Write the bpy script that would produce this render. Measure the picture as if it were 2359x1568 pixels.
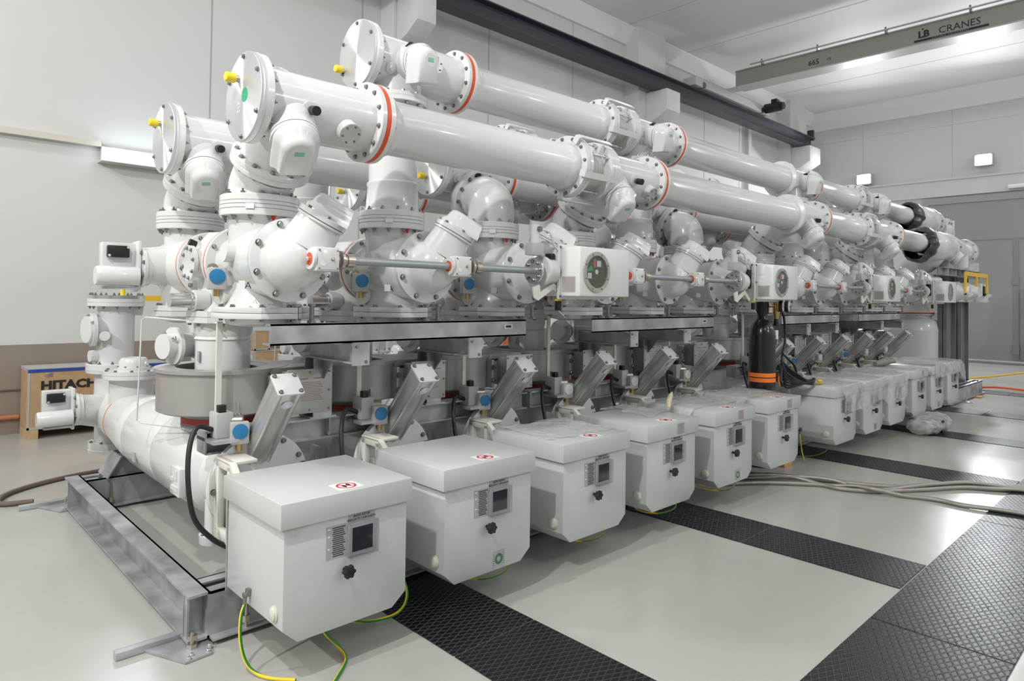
import bpy, bmesh, math, random
from mathutils import Vector, Matrix, Quaternion
from mathutils import noise as mnoise
random.seed(7)
for o in list(bpy.data.objects): bpy.data.objects.remove(o)
SC = bpy.context.scene
COL = SC.collection
PI = math.pi

# ------------------------------------------------------------------ camera, world, lights, exposure
def setup():
    f, yaw, pitch, roll, cy = 1545.88, 0.808609, 0.0208189, 0.0132831, 653.631
    W, H = 2359.0, 1568.0
    F = Vector((math.cos(yaw)*math.cos(pitch), math.sin(yaw)*math.cos(pitch), math.sin(pitch)))
    R = F.cross(Vector((0, 0, 1))).normalized()
    U = R.cross(F)
    c, s = math.cos(roll), math.sin(roll)
    R2, U2 = c*R + s*U, -s*R + c*U
    cam = bpy.data.cameras.new('camera')
    cam.sensor_fit = 'HORIZONTAL'; cam.sensor_width = 36.0
    cam.lens = f/W*36.0
    cam.shift_x = 0.0
    cam.shift_y = -(H/2 - cy)/W
    cam.clip_start = 0.05; cam.clip_end = 200
    o = bpy.data.objects.new('camera', cam)
    m = Matrix((R2, U2, -F)).transposed().to_4x4()
    m.translation = Vector((0, 0, 1.65))
    o.matrix_world = m
    COL.objects.link(o)
    SC.camera = o
setup()
SC.view_settings.view_transform = 'Standard'
SC.view_settings.look = 'None'
SC.view_settings.gamma = 1.0
SC.view_settings.use_curve_mapping = False
SC.view_settings.exposure = -0.98

def world():
    w = bpy.data.worlds.new('hall_air'); SC.world = w
    w.use_nodes = True
    bg = w.node_tree.nodes['Background']
    bg.inputs[0].default_value = (0.93, 0.96, 1.0, 1)
    bg.inputs[1].default_value = 0.30
world()

def area(name, loc, target, sx, sy, power, color=(1, 1, 1), spread=PI):
    l = bpy.data.lights.new(name, 'AREA'); l.shape = 'RECTANGLE'; l.size = sx; l.size_y = sy
    l.energy = power; l.color = color; l.spread = spread
    o = bpy.data.objects.new(name, l); COL.objects.link(o)
    o.location = loc
    d = Vector(target) - Vector(loc)
    o.rotation_euler = d.to_track_quat('-Z', 'Y').to_euler()
    return o
# floodlight mast beside the photographer, added fill lights, floodlights on the far wall
area('flood_and_fill_light', (-0.8, 1.6, 4.9), (2.6, 3.0, 0.8), 0.14, 0.14, 230, (1.0, 1.0, 0.99))
area('flood_and_fill_light', (-6.8, 2.9, 7.0), (3.0, 3.0, 0.8), 0.25, 0.25, 860, (1.0, 0.995, 0.98))
area('flood_and_fill_light', (-3.0, 7.6, 6.6), (4.0, 3.0, 0.5), 0.3, 0.3, 300, (1.0, 0.985, 0.96))
area('flood_and_fill_light', (1.5, -4.5, 7.0), (4.5, 2.0, 0.5), 0.3, 0.3, 120, (0.98, 0.99, 1.0))  # added fill from high in front, not a known lamp
area('flood_and_fill_light', (5.5, -6.5, 5.2), (6.5, 3.5, 1.2), 1.2, 0.6, 110, (0.96, 0.98, 1.0))  # added soft front fill from behind the camera
for yy in (0.0, 6.0):
    for xx in (-3.0, 4.0, 11.0, 18.0):
        area('ceiling_fill', (xx, yy, 7.75), (xx, yy, 0), 3.4, 0.9, 52, (0.98, 0.99, 1.0))  # added overhead fill standing in for the hall's ambient light
for xx in (7.0, 13.5, 20.0):
    l = bpy.data.lights.new('hall_fill', 'POINT'); l.energy = 420; l.color = (0.96, 0.98, 1.0); l.shadow_soft_size = 0.25  # added point fill brightening the far end, placed out of view
    o = bpy.data.objects.new('hall_fill', l); COL.objects.link(o); o.location = (xx, -4.5, 6.2)
area('far_floodlight', (22.85, 7.75, 5.60), (8, 2.0, 0.0), 0.34, 0.26, 330, (0.93, 0.97, 1.0), 2.6)
area('far_floodlight', (22.85, 4.55, 5.78), (8, 0.0, 0.0), 0.34, 0.26, 420, (0.93, 0.97, 1.0), 2.6)
area('wall_tube_light', (2.62, 9.36, 3.36), (2.62, 7.5, 2.9), 1.1, 0.10, 22, (0.80, 0.92, 1.0))

# ------------------------------------------------------------------ materials
MATS = {}
def mat(name, col, rough=0.5, metal=0.0, bump=0.0, bscale=60.0, var=0.0, vscale=4.0, coat=0.0, emit=None, estr=0.0, alpha=1.0, trans=0.0, ior=1.45, aniso=0.0, spec=0.5):
    if name in MATS: return MATS[name]
    m = bpy.data.materials.new(name); m.use_nodes = True
    nt = m.node_tree; N = nt.nodes; L = nt.links
    b = N['Principled BSDF']
    b.inputs['Base Color'].default_value = (*col, 1)
    b.inputs['Roughness'].default_value = rough
    b.inputs['Metallic'].default_value = metal
    b.inputs['Coat Weight'].default_value = coat
    b.inputs['Coat Roughness'].default_value = 0.08
    b.inputs['Transmission Weight'].default_value = trans
    b.inputs['IOR'].default_value = ior
    b.inputs['Anisotropic'].default_value = aniso
    b.inputs['Specular IOR Level'].default_value = spec
    b.inputs['Alpha'].default_value = alpha
    if emit:
        b.inputs['Emission Color'].default_value = (*emit, 1); b.inputs['Emission Strength'].default_value = estr
    if bump or var:
        tc = N.new('ShaderNodeTexCoord')
    if bump:
        n = N.new('ShaderNodeTexNoise'); n.inputs['Scale'].default_value = bscale; n.inputs['Detail'].default_value = 3
        bp = N.new('ShaderNodeBump'); bp.inputs['Strength'].default_value = bump; bp.inputs['Distance'].default_value = 0.002
        L.new(tc.outputs['Object'], n.inputs['Vector']); L.new(n.outputs['Fac'], bp.inputs['Height']); L.new(bp.outputs['Normal'], b.inputs['Normal'])
    if var:
        n = N.new('ShaderNodeTexNoise'); n.inputs['Scale'].default_value = vscale; n.inputs['Detail'].default_value = 6
        r = N.new('ShaderNodeValToRGB')
        r.color_ramp.elements[0].position = 0.3; r.color_ramp.elements[1].position = 0.72
        r.color_ramp.elements[0].color = (*[c*(1-var) for c in col], 1)
        r.color_ramp.elements[1].color = (*[min(1, c*(1+var)) for c in col], 1)
        L.new(tc.outputs['Object'], n.inputs['Vector']); L.new(n.outputs['Fac'], r.inputs['Fac']); L.new(r.outputs['Color'], b.inputs['Base Color'])
    MATS[name] = m
    return m

WHITE = mat('enclosure_white_paint', (0.70, 0.705, 0.695), 0.22, coat=0.35, bump=0.06, bscale=90)
CREAM = mat('cream_cast_paint', (0.76, 0.74, 0.67), 0.28, coat=0.25, bump=0.08, bscale=90)
CAB = mat('cabinet_grey_paint', (0.56, 0.58, 0.565), 0.30, coat=0.2, bump=0.15, bscale=400)
BOXW = mat('drive_box_white', (0.74, 0.75, 0.73), 0.35, bump=0.05, bscale=200)
GALV = mat('galvanised_steel', (0.42, 0.435, 0.45), 0.42, 0.45, bump=0.1, bscale=60, var=0.42, vscale=4.5)
STAIN = mat('dull_stainless', (0.45, 0.44, 0.42), 0.40, 0.45, var=0.12, vscale=3)
ALU = mat('extruded_aluminium', (0.62, 0.62, 0.61), 0.33, 0.75, aniso=0.3)
ALUP = mat('aluminium_light_cap', (0.66, 0.66, 0.65), 0.4, 0.1)
STEEL = mat('bolt_steel', (0.30, 0.30, 0.29), 0.32, 0.9)
SILVER = mat('bright_steel', (0.72, 0.72, 0.72), 0.22, 0.95)
RODG = mat('zinc_grey_rod', (0.36, 0.38, 0.40), 0.42, 0.5)
BLACK = mat('black_plastic', (0.015, 0.015, 0.017), 0.38)
RUB = mat('black_rubber_hose', (0.012, 0.013, 0.015), 0.42)
ORG = mat('orange_seal', (0.72, 0.095, 0.03), 0.4)
DRED = mat('dark_red_seal', (0.42, 0.05, 0.03), 0.5)
REDC = mat('red_plastic', (0.65, 0.02, 0.03), 0.4)
YEL = mat('yellow_plastic', (0.83, 0.62, 0.02), 0.4)
YFR = mat('yellow_painted_steel', (0.85, 0.52, 0.04), 0.4)
BLUE = mat('blue_dial_cover', (0.03, 0.20, 0.42), 0.25, bump=0.3, bscale=60)
BLUED = mat('blue_disc_sticker', (0.05, 0.22, 0.62), 0.4)
GREEN = mat('green_sticker', (0.03, 0.34, 0.16), 0.5)
PAPER = mat('white_label', (0.80, 0.80, 0.78), 0.6)
PLATE = mat('grey_label_plate', (0.42, 0.42, 0.41), 0.5)
INK = mat('black_ink', (0.02, 0.02, 0.025), 0.6)
RINK = mat('red_ink', (0.6, 0.03, 0.04), 0.6)
FADE = mat('faded_red_ink', (0.36, 0.26, 0.25), 0.7)
DARKW = mat('dark_window', (0.02, 0.022, 0.03), 0.12, var=0.5, vscale=30)
GAUGEC = mat('gauge_case_grey', (0.47, 0.47, 0.46), 0.5)
BRASS = mat('brass', (0.55, 0.38, 0.14), 0.3, 0.9)
NICK = mat('nickel_fitting', (0.5, 0.46, 0.40), 0.3, 0.9)
ORSTR = mat('orange_webbing', (0.95, 0.22, 0.03), 0.6)
PLY = mat('plywood', (0.50, 0.33, 0.18), 0.7, var=0.12, vscale=9)
PINE = mat('pine_wood', (0.56, 0.40, 0.22), 0.7, var=0.15, vscale=14)
RAILM = mat('crane_rail_dark_paint', (0.035, 0.042, 0.052), 0.45)
GIRD = mat('crane_grey_paint', (0.30, 0.29, 0.27), 0.42)
GIRDL = mat('crane_light_paint', (0.50, 0.49, 0.47), 0.4)
BRAID = mat('braided_steel_hose', (0.36, 0.34, 0.31), 0.4, 0.7, bump=0.9, bscale=260, var=0.25, vscale=300)
GREENLED = mat('green_indicator', (0.02, 0.42, 0.12), 0.5)
REDLED = mat('red_indicator', (0.62, 0.10, 0.10), 0.5)
OLIVE = mat('dark_olive_panel', (0.09, 0.085, 0.03), 0.4)
ORBOX = mat('orange_cabinet_paint', (0.80, 0.13, 0.03), 0.5)
BAG = mat('dark_film', (0.02, 0.025, 0.035), 0.28, bump=1.0, bscale=18)
HIVIS = mat('yellow_cloth', (0.55, 0.66, 0.06), 0.8)
BEIGE = mat('beige_vent_plastic', (0.66, 0.63, 0.54), 0.45)
PCD = mat('wooden_wedge', (0.62, 0.33, 0.12), 0.7)

def mat_glass():
    m = bpy.data.materials.new('clear_acrylic'); m.use_nodes = True
    nt = m.node_tree; N = nt.nodes; L = nt.links
    N.remove(N['Principled BSDF'])
    out = N['Material Output']
    t = N.new('ShaderNodeBsdfTransparent'); t.inputs[0].default_value = (0.93, 0.94, 0.95, 1)
    g = N.new('ShaderNodeBsdfGlossy'); g.inputs['Roughness'].default_value = 0.05
    lw = N.new('ShaderNodeLayerWeight'); lw.inputs[0].default_value = 0.5
    pw = N.new('ShaderNodeMath'); pw.operation = 'POWER'; pw.inputs[1].default_value = 4.0
    L.new(lw.outputs['Facing'], pw.inputs[0])
    fr = N.new('ShaderNodeMath'); fr.operation = 'MULTIPLY_ADD'; fr.inputs[1].default_value = 0.6; fr.inputs[2].default_value = 0.045
    L.new(pw.outputs[0], fr.inputs[0])
    mx = N.new('ShaderNodeMixShader')
    L.new(fr.outputs[0], mx.inputs[0]); L.new(t.outputs[0], mx.inputs[1]); L.new(g.outputs[0], mx.inputs[2]); L.new(mx.outputs[0], out.inputs[0])
    return m
GLASS = mat_glass()

def mat_wrap():
    m = bpy.data.materials.new('bubble_wrap_film'); m.use_nodes = True
    nt = m.node_tree; N = nt.nodes; L = nt.links
    b = N['Principled BSDF']; out = N['Material Output']
    b.inputs['Base Color'].default_value = (0.90, 0.91, 0.90, 1); b.inputs['Roughness'].default_value = 0.12
    t = N.new('ShaderNodeBsdfTransparent')
    tc = N.new('ShaderNodeTexCoord')
    v = N.new('ShaderNodeTexVoronoi'); v.inputs['Scale'].default_value = 90; v.feature = 'F1'; v.inputs['Randomness'].default_value = 0.25
    n = N.new('ShaderNodeTexNoise'); n.inputs['Scale'].default_value = 14; n.inputs['Detail'].default_value = 4
    bp = N.new('ShaderNodeBump'); bp.inputs['Strength'].default_value = 0.8; bp.inputs['Distance'].default_value = 0.004; bp.invert = True
    bp2 = N.new('ShaderNodeBump'); bp2.inputs['Strength'].default_value = 0.8; bp2.inputs['Distance'].default_value = 0.02
    L.new(tc.outputs['Object'], v.inputs['Vector']); L.new(tc.outputs['Object'], n.inputs['Vector'])
    L.new(n.outputs['Fac'], bp2.inputs['Height']); L.new(bp2.outputs['Normal'], bp.inputs['Normal'])
    L.new(v.outputs['Distance'], bp.inputs['Height']); L.new(bp.outputs['Normal'], b.inputs['Normal'])
    r = N.new('ShaderNodeMapRange'); r.inputs[1].default_value = 0.3; r.inputs[2].default_value = 0.7; r.inputs[3].default_value = 0.28; r.inputs[4].default_value = 0.52
    L.new(n.outputs['Fac'], r.inputs[0])
    mx = N.new('ShaderNodeMixShader')
    L.new(r.outputs[0], mx.inputs[0]); L.new(t.outputs[0], mx.inputs[1]); L.new(b.outputs[0], mx.inputs[2]); L.new(mx.outputs[0], out.inputs[0])
    return m
WRAP = mat_wrap()

def mat_disc():
    # turned aluminium: radial brushed highlights through anisotropy around the local x axis
    m = bpy.data.materials.new('turned_aluminium'); m.use_nodes = True
    nt = m.node_tree; N = nt.nodes; L = nt.links
    b = N['Principled BSDF']
    b.inputs['Base Color'].default_value = (0.82, 0.84, 0.86, 1); b.inputs['Metallic'].default_value = 0.75; b.inputs['Roughness'].default_value = 0.36
    b.inputs['Anisotropic'].default_value = 0.97
    t = N.new('ShaderNodeTangent'); t.direction_type = 'RADIAL'; t.axis = 'X'
    L.new(t.outputs[0], b.inputs['Tangent'])
    return m
DISC = mat_disc()

def mat_floor():
    m = bpy.data.materials.new('epoxy_floor'); m.use_nodes = True
    nt = m.node_tree; N = nt.nodes; L = nt.links
    b = N['Principled BSDF']
    tc = N.new('ShaderNodeTexCoord')
    n = N.new('ShaderNodeTexNoise'); n.inputs['Scale'].default_value = 0.7; n.inputs['Detail'].default_value = 7
    r = N.new('ShaderNodeValToRGB'); r.color_ramp.elements[0].position = 0.3; r.color_ramp.elements[1].position = 0.7
    r.color_ramp.elements[0].color = (0.41, 0.405, 0.375, 1); r.color_ramp.elements[1].color = (0.475, 0.468, 0.435, 1)
    L.new(tc.outputs['Object'], n.inputs['Vector']); L.new(n.outputs['Fac'], r.inputs['Fac'])
    L.new(r.outputs['Color'], b.inputs['Base Color'])
    n2 = N.new('ShaderNodeTexNoise'); n2.inputs['Scale'].default_value = 0.9; n2.inputs['Detail'].default_value = 3
    r2 = N.new('ShaderNodeMapRange'); r2.inputs[1].default_value = 0.35; r2.inputs[2].default_value = 0.7; r2.inputs[3].default_value = 0.20; r2.inputs[4].default_value = 0.27
    L.new(tc.outputs['Object'], n2.inputs['Vector']); L.new(n2.outputs['Fac'], r2.inputs[0]); L.new(r2.outputs[0], b.inputs['Roughness'])
    bn = N.new('ShaderNodeTexNoise'); bn.inputs['Scale'].default_value = 9; bn.inputs['Detail'].default_value = 5
    bp = N.new('ShaderNodeBump'); bp.inputs['Strength'].default_value = 0.22; bp.inputs['Distance'].default_value = 0.004
    L.new(tc.outputs['Object'], bn.inputs['Vector']); L.new(bn.outputs['Fac'], bp.inputs['Height']); L.new(bp.outputs['Normal'], b.inputs['Normal'])
    return m
FLOOR = mat_floor()

def mat_wall(name, col, dado=None, joint=None, jx='x', j0=0.0, jp=2.5):
    m = bpy.data.materials.new(name); m.use_nodes = True
    nt = m.node_tree; N = nt.nodes; L = nt.links
    b = N['Principled BSDF']; b.inputs['Roughness'].default_value = 0.6
    g = N.new('ShaderNodeNewGeometry'); sp = N.new('ShaderNodeSeparateXYZ'); L.new(g.outputs['Position'], sp.inputs[0])
    n = N.new('ShaderNodeTexNoise'); n.inputs['Scale'].default_value = 1.1; n.inputs['Detail'].default_value = 5
    L.new(g.outputs['Position'], n.inputs['Vector'])
    r = N.new('ShaderNodeValToRGB')
    r.color_ramp.elements[0].color = (*[c*0.96 for c in col], 1); r.color_ramp.elements[1].color = (*col, 1)
    L.new(n.outputs['Fac'], r.inputs['Fac'])
    last = r.outputs['Color']
    if dado:
        lt = N.new('ShaderNodeMath'); lt.operation = 'LESS_THAN'; lt.inputs[1].default_value = 1.03
        L.new(sp.outputs['Z'], lt.inputs[0])
        mx = N.new('ShaderNodeMix'); mx.data_type = 'RGBA'
        L.new(lt.outputs[0], mx.inputs[0]); L.new(last, mx.inputs[6]); mx.inputs[7].default_value = (*dado, 1)
        last = mx.outputs[2]
    L.new(last, b.inputs['Base Color'])
    bn = N.new('ShaderNodeTexNoise'); bn.inputs['Scale'].default_value = 30; bn.inputs['Detail'].default_value = 4
    L.new(g.outputs['Position'], bn.inputs['Vector'])
    bp = N.new('ShaderNodeBump'); bp.inputs['Strength'].default_value = 0.12; bp.inputs['Distance'].default_value = 0.004
    L.new(bn.outputs['Fac'], bp.inputs['Height']); L.new(bp.outputs['Normal'], b.inputs['Normal'])
    return m
WALLM = mat_wall('painted_concrete_wall', (0.70, 0.695, 0.68), dado=(0.30, 0.25, 0.205))
WALLF = mat_wall('painted_concrete_far_wall', (0.68, 0.68, 0.67))
CEILM = mat_wall('white_ceiling_panels', (0.84, 0.84, 0.83))
DOORM = mat('grey_steel_door', (0.33, 0.33, 0.32), 0.5, bump=0.1, bscale=30)
JOINT = mat('joint_grey', (0.42, 0.42, 0.41), 0.7)  # plain grey of the wall panel joints

def mat_grate():
    m = bpy.data.materials.new('expanded_metal_grating'); m.use_nodes = True
    nt = m.node_tree; N = nt.nodes; L = nt.links
    b = N['Principled BSDF']
    g = N.new('ShaderNodeNewGeometry'); sp = N.new('ShaderNodeSeparateXYZ'); L.new(g.outputs['Position'], sp.inputs[0])
    def mathn(op, a, bb=None, c=None):
        n = N.new('ShaderNodeMath'); n.operation = op
        for i, v in enumerate((a, bb, c)):
            if v is None: continue
            if isinstance(v, (int, float)): n.inputs[i].default_value = v
            else: L.new(v, n.inputs[i])
        return n.outputs[0]
    u = mathn('MULTIPLY', sp.outputs['X'], 1/0.075)
    v = mathn('MULTIPLY', sp.outputs['Y'], 1/0.036)
    a = mathn('ABSOLUTE', mathn('SUBTRACT', mathn('FRACT', mathn('ADD', u, v)), 0.5))
    c = mathn('ABSOLUTE', mathn('SUBTRACT', mathn('FRACT', mathn('SUBTRACT', u, v)), 0.5))
    mxn = mathn('MAXIMUM', a, c)          # 0.5 on strands
    mr = N.new('ShaderNodeMapRange'); mr.inputs[1].default_value = 0.36; mr.inputs[2].default_value = 0.47
    L.new(mxn, mr.inputs[0])
    rp = N.new('ShaderNodeValToRGB')
    rp.color_ramp.elements[0].color = (0.006, 0.007, 0.009, 1); rp.color_ramp.elements[1].color = (0.10, 0.105, 0.115, 1)
    L.new(mr.outputs[0], rp.inputs['Fac']); L.new(rp.outputs['Color'], b.inputs['Base Color'])
    b.inputs['Specular IOR Level'].default_value = 0.35; ml = mathn('MULTIPLY', mr.outputs[0], 0.6); L.new(ml, b.inputs['Metallic'])
    b.inputs['Roughness'].default_value = 0.36
    bp = N.new('ShaderNodeBump'); bp.inputs['Strength'].default_value = 1.0; bp.inputs['Distance'].default_value = 0.006
    L.new(mr.outputs[0], bp.inputs['Height']); L.new(bp.outputs['Normal'], b.inputs['Normal'])
    return m
GRATE = mat_grate()

def mat_cable():
    m = bpy.data.materials.new('yellow_green_insulation'); m.use_nodes = True
    nt = m.node_tree; N = nt.nodes; L = nt.links
    b = N['Principled BSDF']; b.inputs['Roughness'].default_value = 0.4
    g = N.new('ShaderNodeNewGeometry'); d = N.new('ShaderNodeVectorMath'); d.operation = 'DOT_PRODUCT'
    d.inputs[1].default_value = (0.72, -0.69, 0.0); L.new(g.outputs['Normal'], d.inputs[0])
    r = N.new('ShaderNodeValToRGB'); r.color_ramp.interpolation = 'CONSTANT'
    r.color_ramp.elements[0].color = (0.85, 0.60, 0.02, 1); r.color_ramp.elements[1].position = 0.56; r.color_ramp.elements[1].color = (0.02, 0.22, 0.05, 1)
    mr = N.new('ShaderNodeMapRange'); mr.inputs[1].default_value = -1; mr.inputs[2].default_value = 1
    L.new(d.outputs['Value'], mr.inputs[0]); L.new(mr.outputs[0], r.inputs['Fac']); L.new(r.outputs['Color'], b.inputs['Base Color'])
    return m
CABLE = mat_cable()

# ------------------------------------------------------------------ mesh kit
ORGN = {}
def V(*a): return Vector(a)
class MB:
    def __init__(s): s.bm = bmesh.new()
    def _xf(s, verts, m):
        for v in verts: v.co = m @ v.co
    def box(s, x0, x1, y0, y1, z0, z1, bev=0.0, m=None, seg=2):
        t = bmesh.new()
        bmesh.ops.create_cube(t, size=1)
        for v in t.verts:
            v.co = V((x0+x1)/2 + v.co.x*abs(x1-x0), (y0+y1)/2 + v.co.y*abs(y1-y0), (z0+z1)/2 + v.co.z*abs(z1-z0))
        if bev: bmesh.ops.bevel(t, geom=t.edges[:], offset=bev, segments=seg, affect='EDGES', profile=0.5)
        s._merge(t, m); return s
    def _merge(s, t, m=None):
        if m is not None: t.transform(m)
        me = bpy.data.meshes.new('tmp'); t.to_mesh(me); t.free()
        s.bm.from_mesh(me); bpy.data.meshes.remove(me)
    def lathe(s, p, d, prof, n=40):
        """prof: list of (t along d, radius)"""
        p = Vector(p); d = Vector(d).normalized()
        q = d.to_track_quat('Z', 'Y'); ex = q @ V(1, 0, 0); ey = q @ V(0, 1, 0)
        rings = []
        for t, r in prof:
            c = p + d*t
            if r < 1e-6: rings.append([s.bm.verts.new(c)])
            else: rings.append([s.bm.verts.new(c + ex*(r*math.cos(2*PI*i/n)) + ey*(r*math.sin(2*PI*i/n))) for i in range(n)])
        for a, b in zip(rings, rings[1:]):
            if len(a) == 1 and len(b) == 1: continue
            if len(a) == 1:
                for i in range(n): s.bm.faces.new((a[0], b[(i+1) % n], b[i]))
            elif len(b) == 1:
                for i in range(n): s.bm.faces.new((a[i], a[(i+1) % n], b[0]))
            else:
                for i in range(n): s.bm.faces.new((a[i], a[(i+1) % n], b[(i+1) % n], b[i]))
        if len(rings[0]) > 1: s.bm.faces.new(rings[0][::-1])
        if len(rings[-1]) > 1: s.bm.faces.new(rings[-1])
        return s
    def cyl(s, p0, p1, r, r1=None, n=32):
        p0 = Vector(p0); p1 = Vector(p1); L = (p1-p0).length
        return s.lathe(p0, p1-p0, [(0, r), (L, r if r1 is None else r1)], n)
    def ring(s, p, d, ro, ri, h, n=48):
        """annulus with hole; from p along d by h"""
        p = Vector(p); d = Vector(d).normalized(); q = d.to_track_quat('Z', 'Y'); ex = q @ V(1, 0, 0); ey = q @ V(0, 1, 0)
        def R(t, r): return [s.bm.verts.new(p + d*t + ex*(r*math.cos(2*PI*i/n)) + ey*(r*math.sin(2*PI*i/n))) for i in range(n)]
        a, b, c, e = R(0, ro), R(h, ro), R(h, ri), R(0, ri)
        for P, Q in ((a, b), (b, c), (c, e), (e, a)):
            for i in range(n): s.bm.faces.new((P[i], P[(i+1) % n], Q[(i+1) % n], Q[i]))
        return s
    def tube(s, pts, r, n=12, smooth=0, cap=True):
        pts = [Vector(p) for p in pts]
        if smooth:
            pts = catmull(pts, smooth)
        rr = r if isinstance(r, (list, tuple)) else [r]*len(pts)
        tang = []
        for i in range(len(pts)):
            a = pts[max(i-1, 0)]; b = pts[min(i+1, len(pts)-1)]
            tang.append((b-a).normalized())
        up = V(0, 0, 1) if abs(tang[0].z) < 0.9 else V(1, 0, 0)
        nx = tang[0].cross(up).normalized()
        prev = None
        for i, p in enumerate(pts):
            t = tang[i]
            nx = (nx - t*nx.dot(t)).normalized(); ny = t.cross(nx)
            ri = [s.bm.verts.new(p + nx*(rr[i]*math.cos(2*PI*k/n)) + ny*(rr[i]*math.sin(2*PI*k/n))) for k in range(n)]
            if prev:
                for k in range(n): s.bm.faces.new((prev[k], prev[(k+1) % n], ri[(k+1) % n], ri[k]))
            elif cap: s.bm.faces.new(ri[::-1])
            prev = ri
        if cap: s.bm.faces.new(prev)
        return s
    def prism(s, poly, o, eu, ev, ew, h, bev=0.0):
        """polygon (u,v) in plane eu,ev at o, extruded h along ew"""
        o = Vector(o); eu = Vector(eu); ev = Vector(ev); ew = Vector(ew)
        t = bmesh.new()
        a = [t.verts.new(o + eu*u + ev*v) for u, v in poly]
        b = [t.verts.new(o + eu*u + ev*v + ew*h) for u, v in poly]
        n = len(poly)
        t.faces.new(a[::-1]); t.faces.new(b)
        for i in range(n): t.faces.new((a[i], a[(i+1) % n], b[(i+1) % n], b[i]))
        bmesh.ops.recalc_face_normals(t, faces=t.faces)
        if bev: bmesh.ops.bevel(t, geom=t.edges[:], offset=bev, segments=2, affect='EDGES', profile=0.5)
        s._merge(t); return s
    def build(s, name, material, parent=None, ang=38, flat=False):
        bmesh.ops.recalc_face_normals(s.bm, faces=s.bm.faces)
        me = bpy.data.meshes.new(name)
        org = ORGN.get(parent.name, V(0, 0, 0)) if parent else V(0, 0, 0)
        if parent is None:
            # origin at the base centre of the object
            xs = [v.co for v in s.bm.verts]
            lo = V(*(min(c[i] for c in xs) for i in range(3))); hi = V(*(max(c[i] for c in xs) for i in range(3)))
            org = V((lo.x+hi.x)/2, (lo.y+hi.y)/2, lo.z)
        for v in s.bm.verts: v.co -= org
        s.bm.to_mesh(me); s.bm.free()
        if not flat:
            me.shade_smooth()
            me.set_sharp_from_angle(angle=math.radians(ang))
        me.materials.append(material)
        o = bpy.data.objects.new(name, me); COL.objects.link(o)
        if parent: o.parent = parent
        else: o.location = org
        ORGN[o.name] = org.copy()
        return o
def catmull(P, k):
    out = []
    Q = [P[0]*2-P[1]] + P + [P[-1]*2-P[-2]]
    for i in range(1, len(Q)-2):
        a, b, c, d = Q[i-1], Q[i], Q[i+1], Q[i+2]
        for j in range(k):
            t = j/k
            out.append(0.5*((2*b) + (c-a)*t + (2*a-5*b+4*c-d)*t*t + (3*b-a-3*c+d)*t*t*t))
    out.append(P[-1]); return out
def tag(o, label, cat, group=None, kind=None):
    if label: o['label'] = label
    if cat: o['category'] = cat
    if group: o['group'] = group
    if kind: o['kind'] = kind
    return o
def thing(name, loc, label=None, cat=None, group=None):
    o = bpy.data.objects.new(name, None); COL.objects.link(o); o.location = loc
    o.empty_display_size = 0.1
    ORGN[o.name] = Vector(loc)
    return tag(o, label, cat, group)
def struct(o): o['kind'] = 'structure'; return o
KIDS = {}
def dup(root, dx, label, dy=0, dz=0):
    def rec(o, par):
        c = o.copy(); COL.objects.link(c)
        if par: c.parent = par
        for ch in o.children: rec(ch, c)
        return c
    r = rec(root, None); r.location = root.location + V(dx, dy, dz)
    r['label'] = label
    return r
_BM = {}
def bolt_mesh(sz, m, stud):
    key = (sz, m.name, stud)
    if key in _BM: return _BM[key]
    b = MB()
    b.lathe((0, 0, 0), (0, 0, 1), [(0, sz*1.25), (sz*0.25, sz*1.25)], 14)
    b.lathe((0, 0, sz*0.25), (0, 0, 1), [(0, sz), (sz*0.8, sz), (sz*0.95, sz*0.8)], 6)
    if stud: b.lathe((0, 0, sz*1.2), (0, 0, 1), [(0, sz*0.5), (sz*0.9, sz*0.5)], 8)
    me = bpy.data.meshes.new('bolt'); b.bm.to_mesh(me); b.bm.free()
    me.shade_smooth(); me.set_sharp_from_angle(angle=math.radians(30)); me.materials.append(m)
    _BM[key] = me
    return me
def bolt(parent, p, d, sz=0.011, m=None, stud=False, name='bolt'):
    o = bpy.data.objects.new(name, bolt_mesh(sz, m or STEEL, stud)); COL.objects.link(o)
    o.parent = parent
    o.location = Vector(p) - ORGN[parent.name]
    o.rotation_mode = 'QUATERNION'; o.rotation_quaternion = Vector(d).to_track_quat('Z', 'Y')
    return o
def bolts(parent, c, d, R, n, sz=0.011, ph=0.0, stud=False, m=None, skip=()):
    c = Vector(c); d = Vector(d).normalized(); q = d.to_track_quat('Z', 'Y'); ex = q @ V(1, 0, 0); ey = q @ V(0, 1, 0)
    for i in range(n):
        if i in skip: continue
        a = 2*PI*i/n + ph
        bolt(parent, c + ex*(R*math.cos(a)) + ey*(R*math.sin(a)), d, sz, m, stud)
def text(body, size, o, eu, ev, material, parent, name='lettering', depth=0.0006, align='CENTER', bold=0.0, sx=1.0, shear=0.0):
    """text laid in the plane eu (reading direction), ev (up) at o"""
    cu = bpy.data.curves.new('t', 'FONT'); cu.body = body; cu.size = size; cu.extrude = depth; cu.align_x = align; cu.align_y = 'CENTER'
    cu.offset = bold; cu.resolution_u = 2; cu.space_line = 0.95; cu.shear = shear
    t = bpy.data.objects.new('t', cu); COL.objects.link(t)
    dg = bpy.context.evaluated_depsgraph_get()
    me = bpy.data.meshes.new_from_object(t.evaluated_get(dg))
    bpy.data.objects.remove(t)
    eu = Vector(eu).normalized(); ev = Vector(ev).normalized(); ew = eu.cross(ev)
    M = Matrix((eu*sx, ev, ew)).transposed().to_4x4(); M.translation = Vector(o) - (ORGN[parent.name] if parent else V(0, 0, 0))
    me.transform(M)
    me.materials.clear(); me.materials.append(material)
    ob = bpy.data.objects.new(name, me); COL.objects.link(ob)
    if parent: ob.parent = parent; ORGN[ob.name] = ORGN[parent.name]
    return ob
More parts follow.
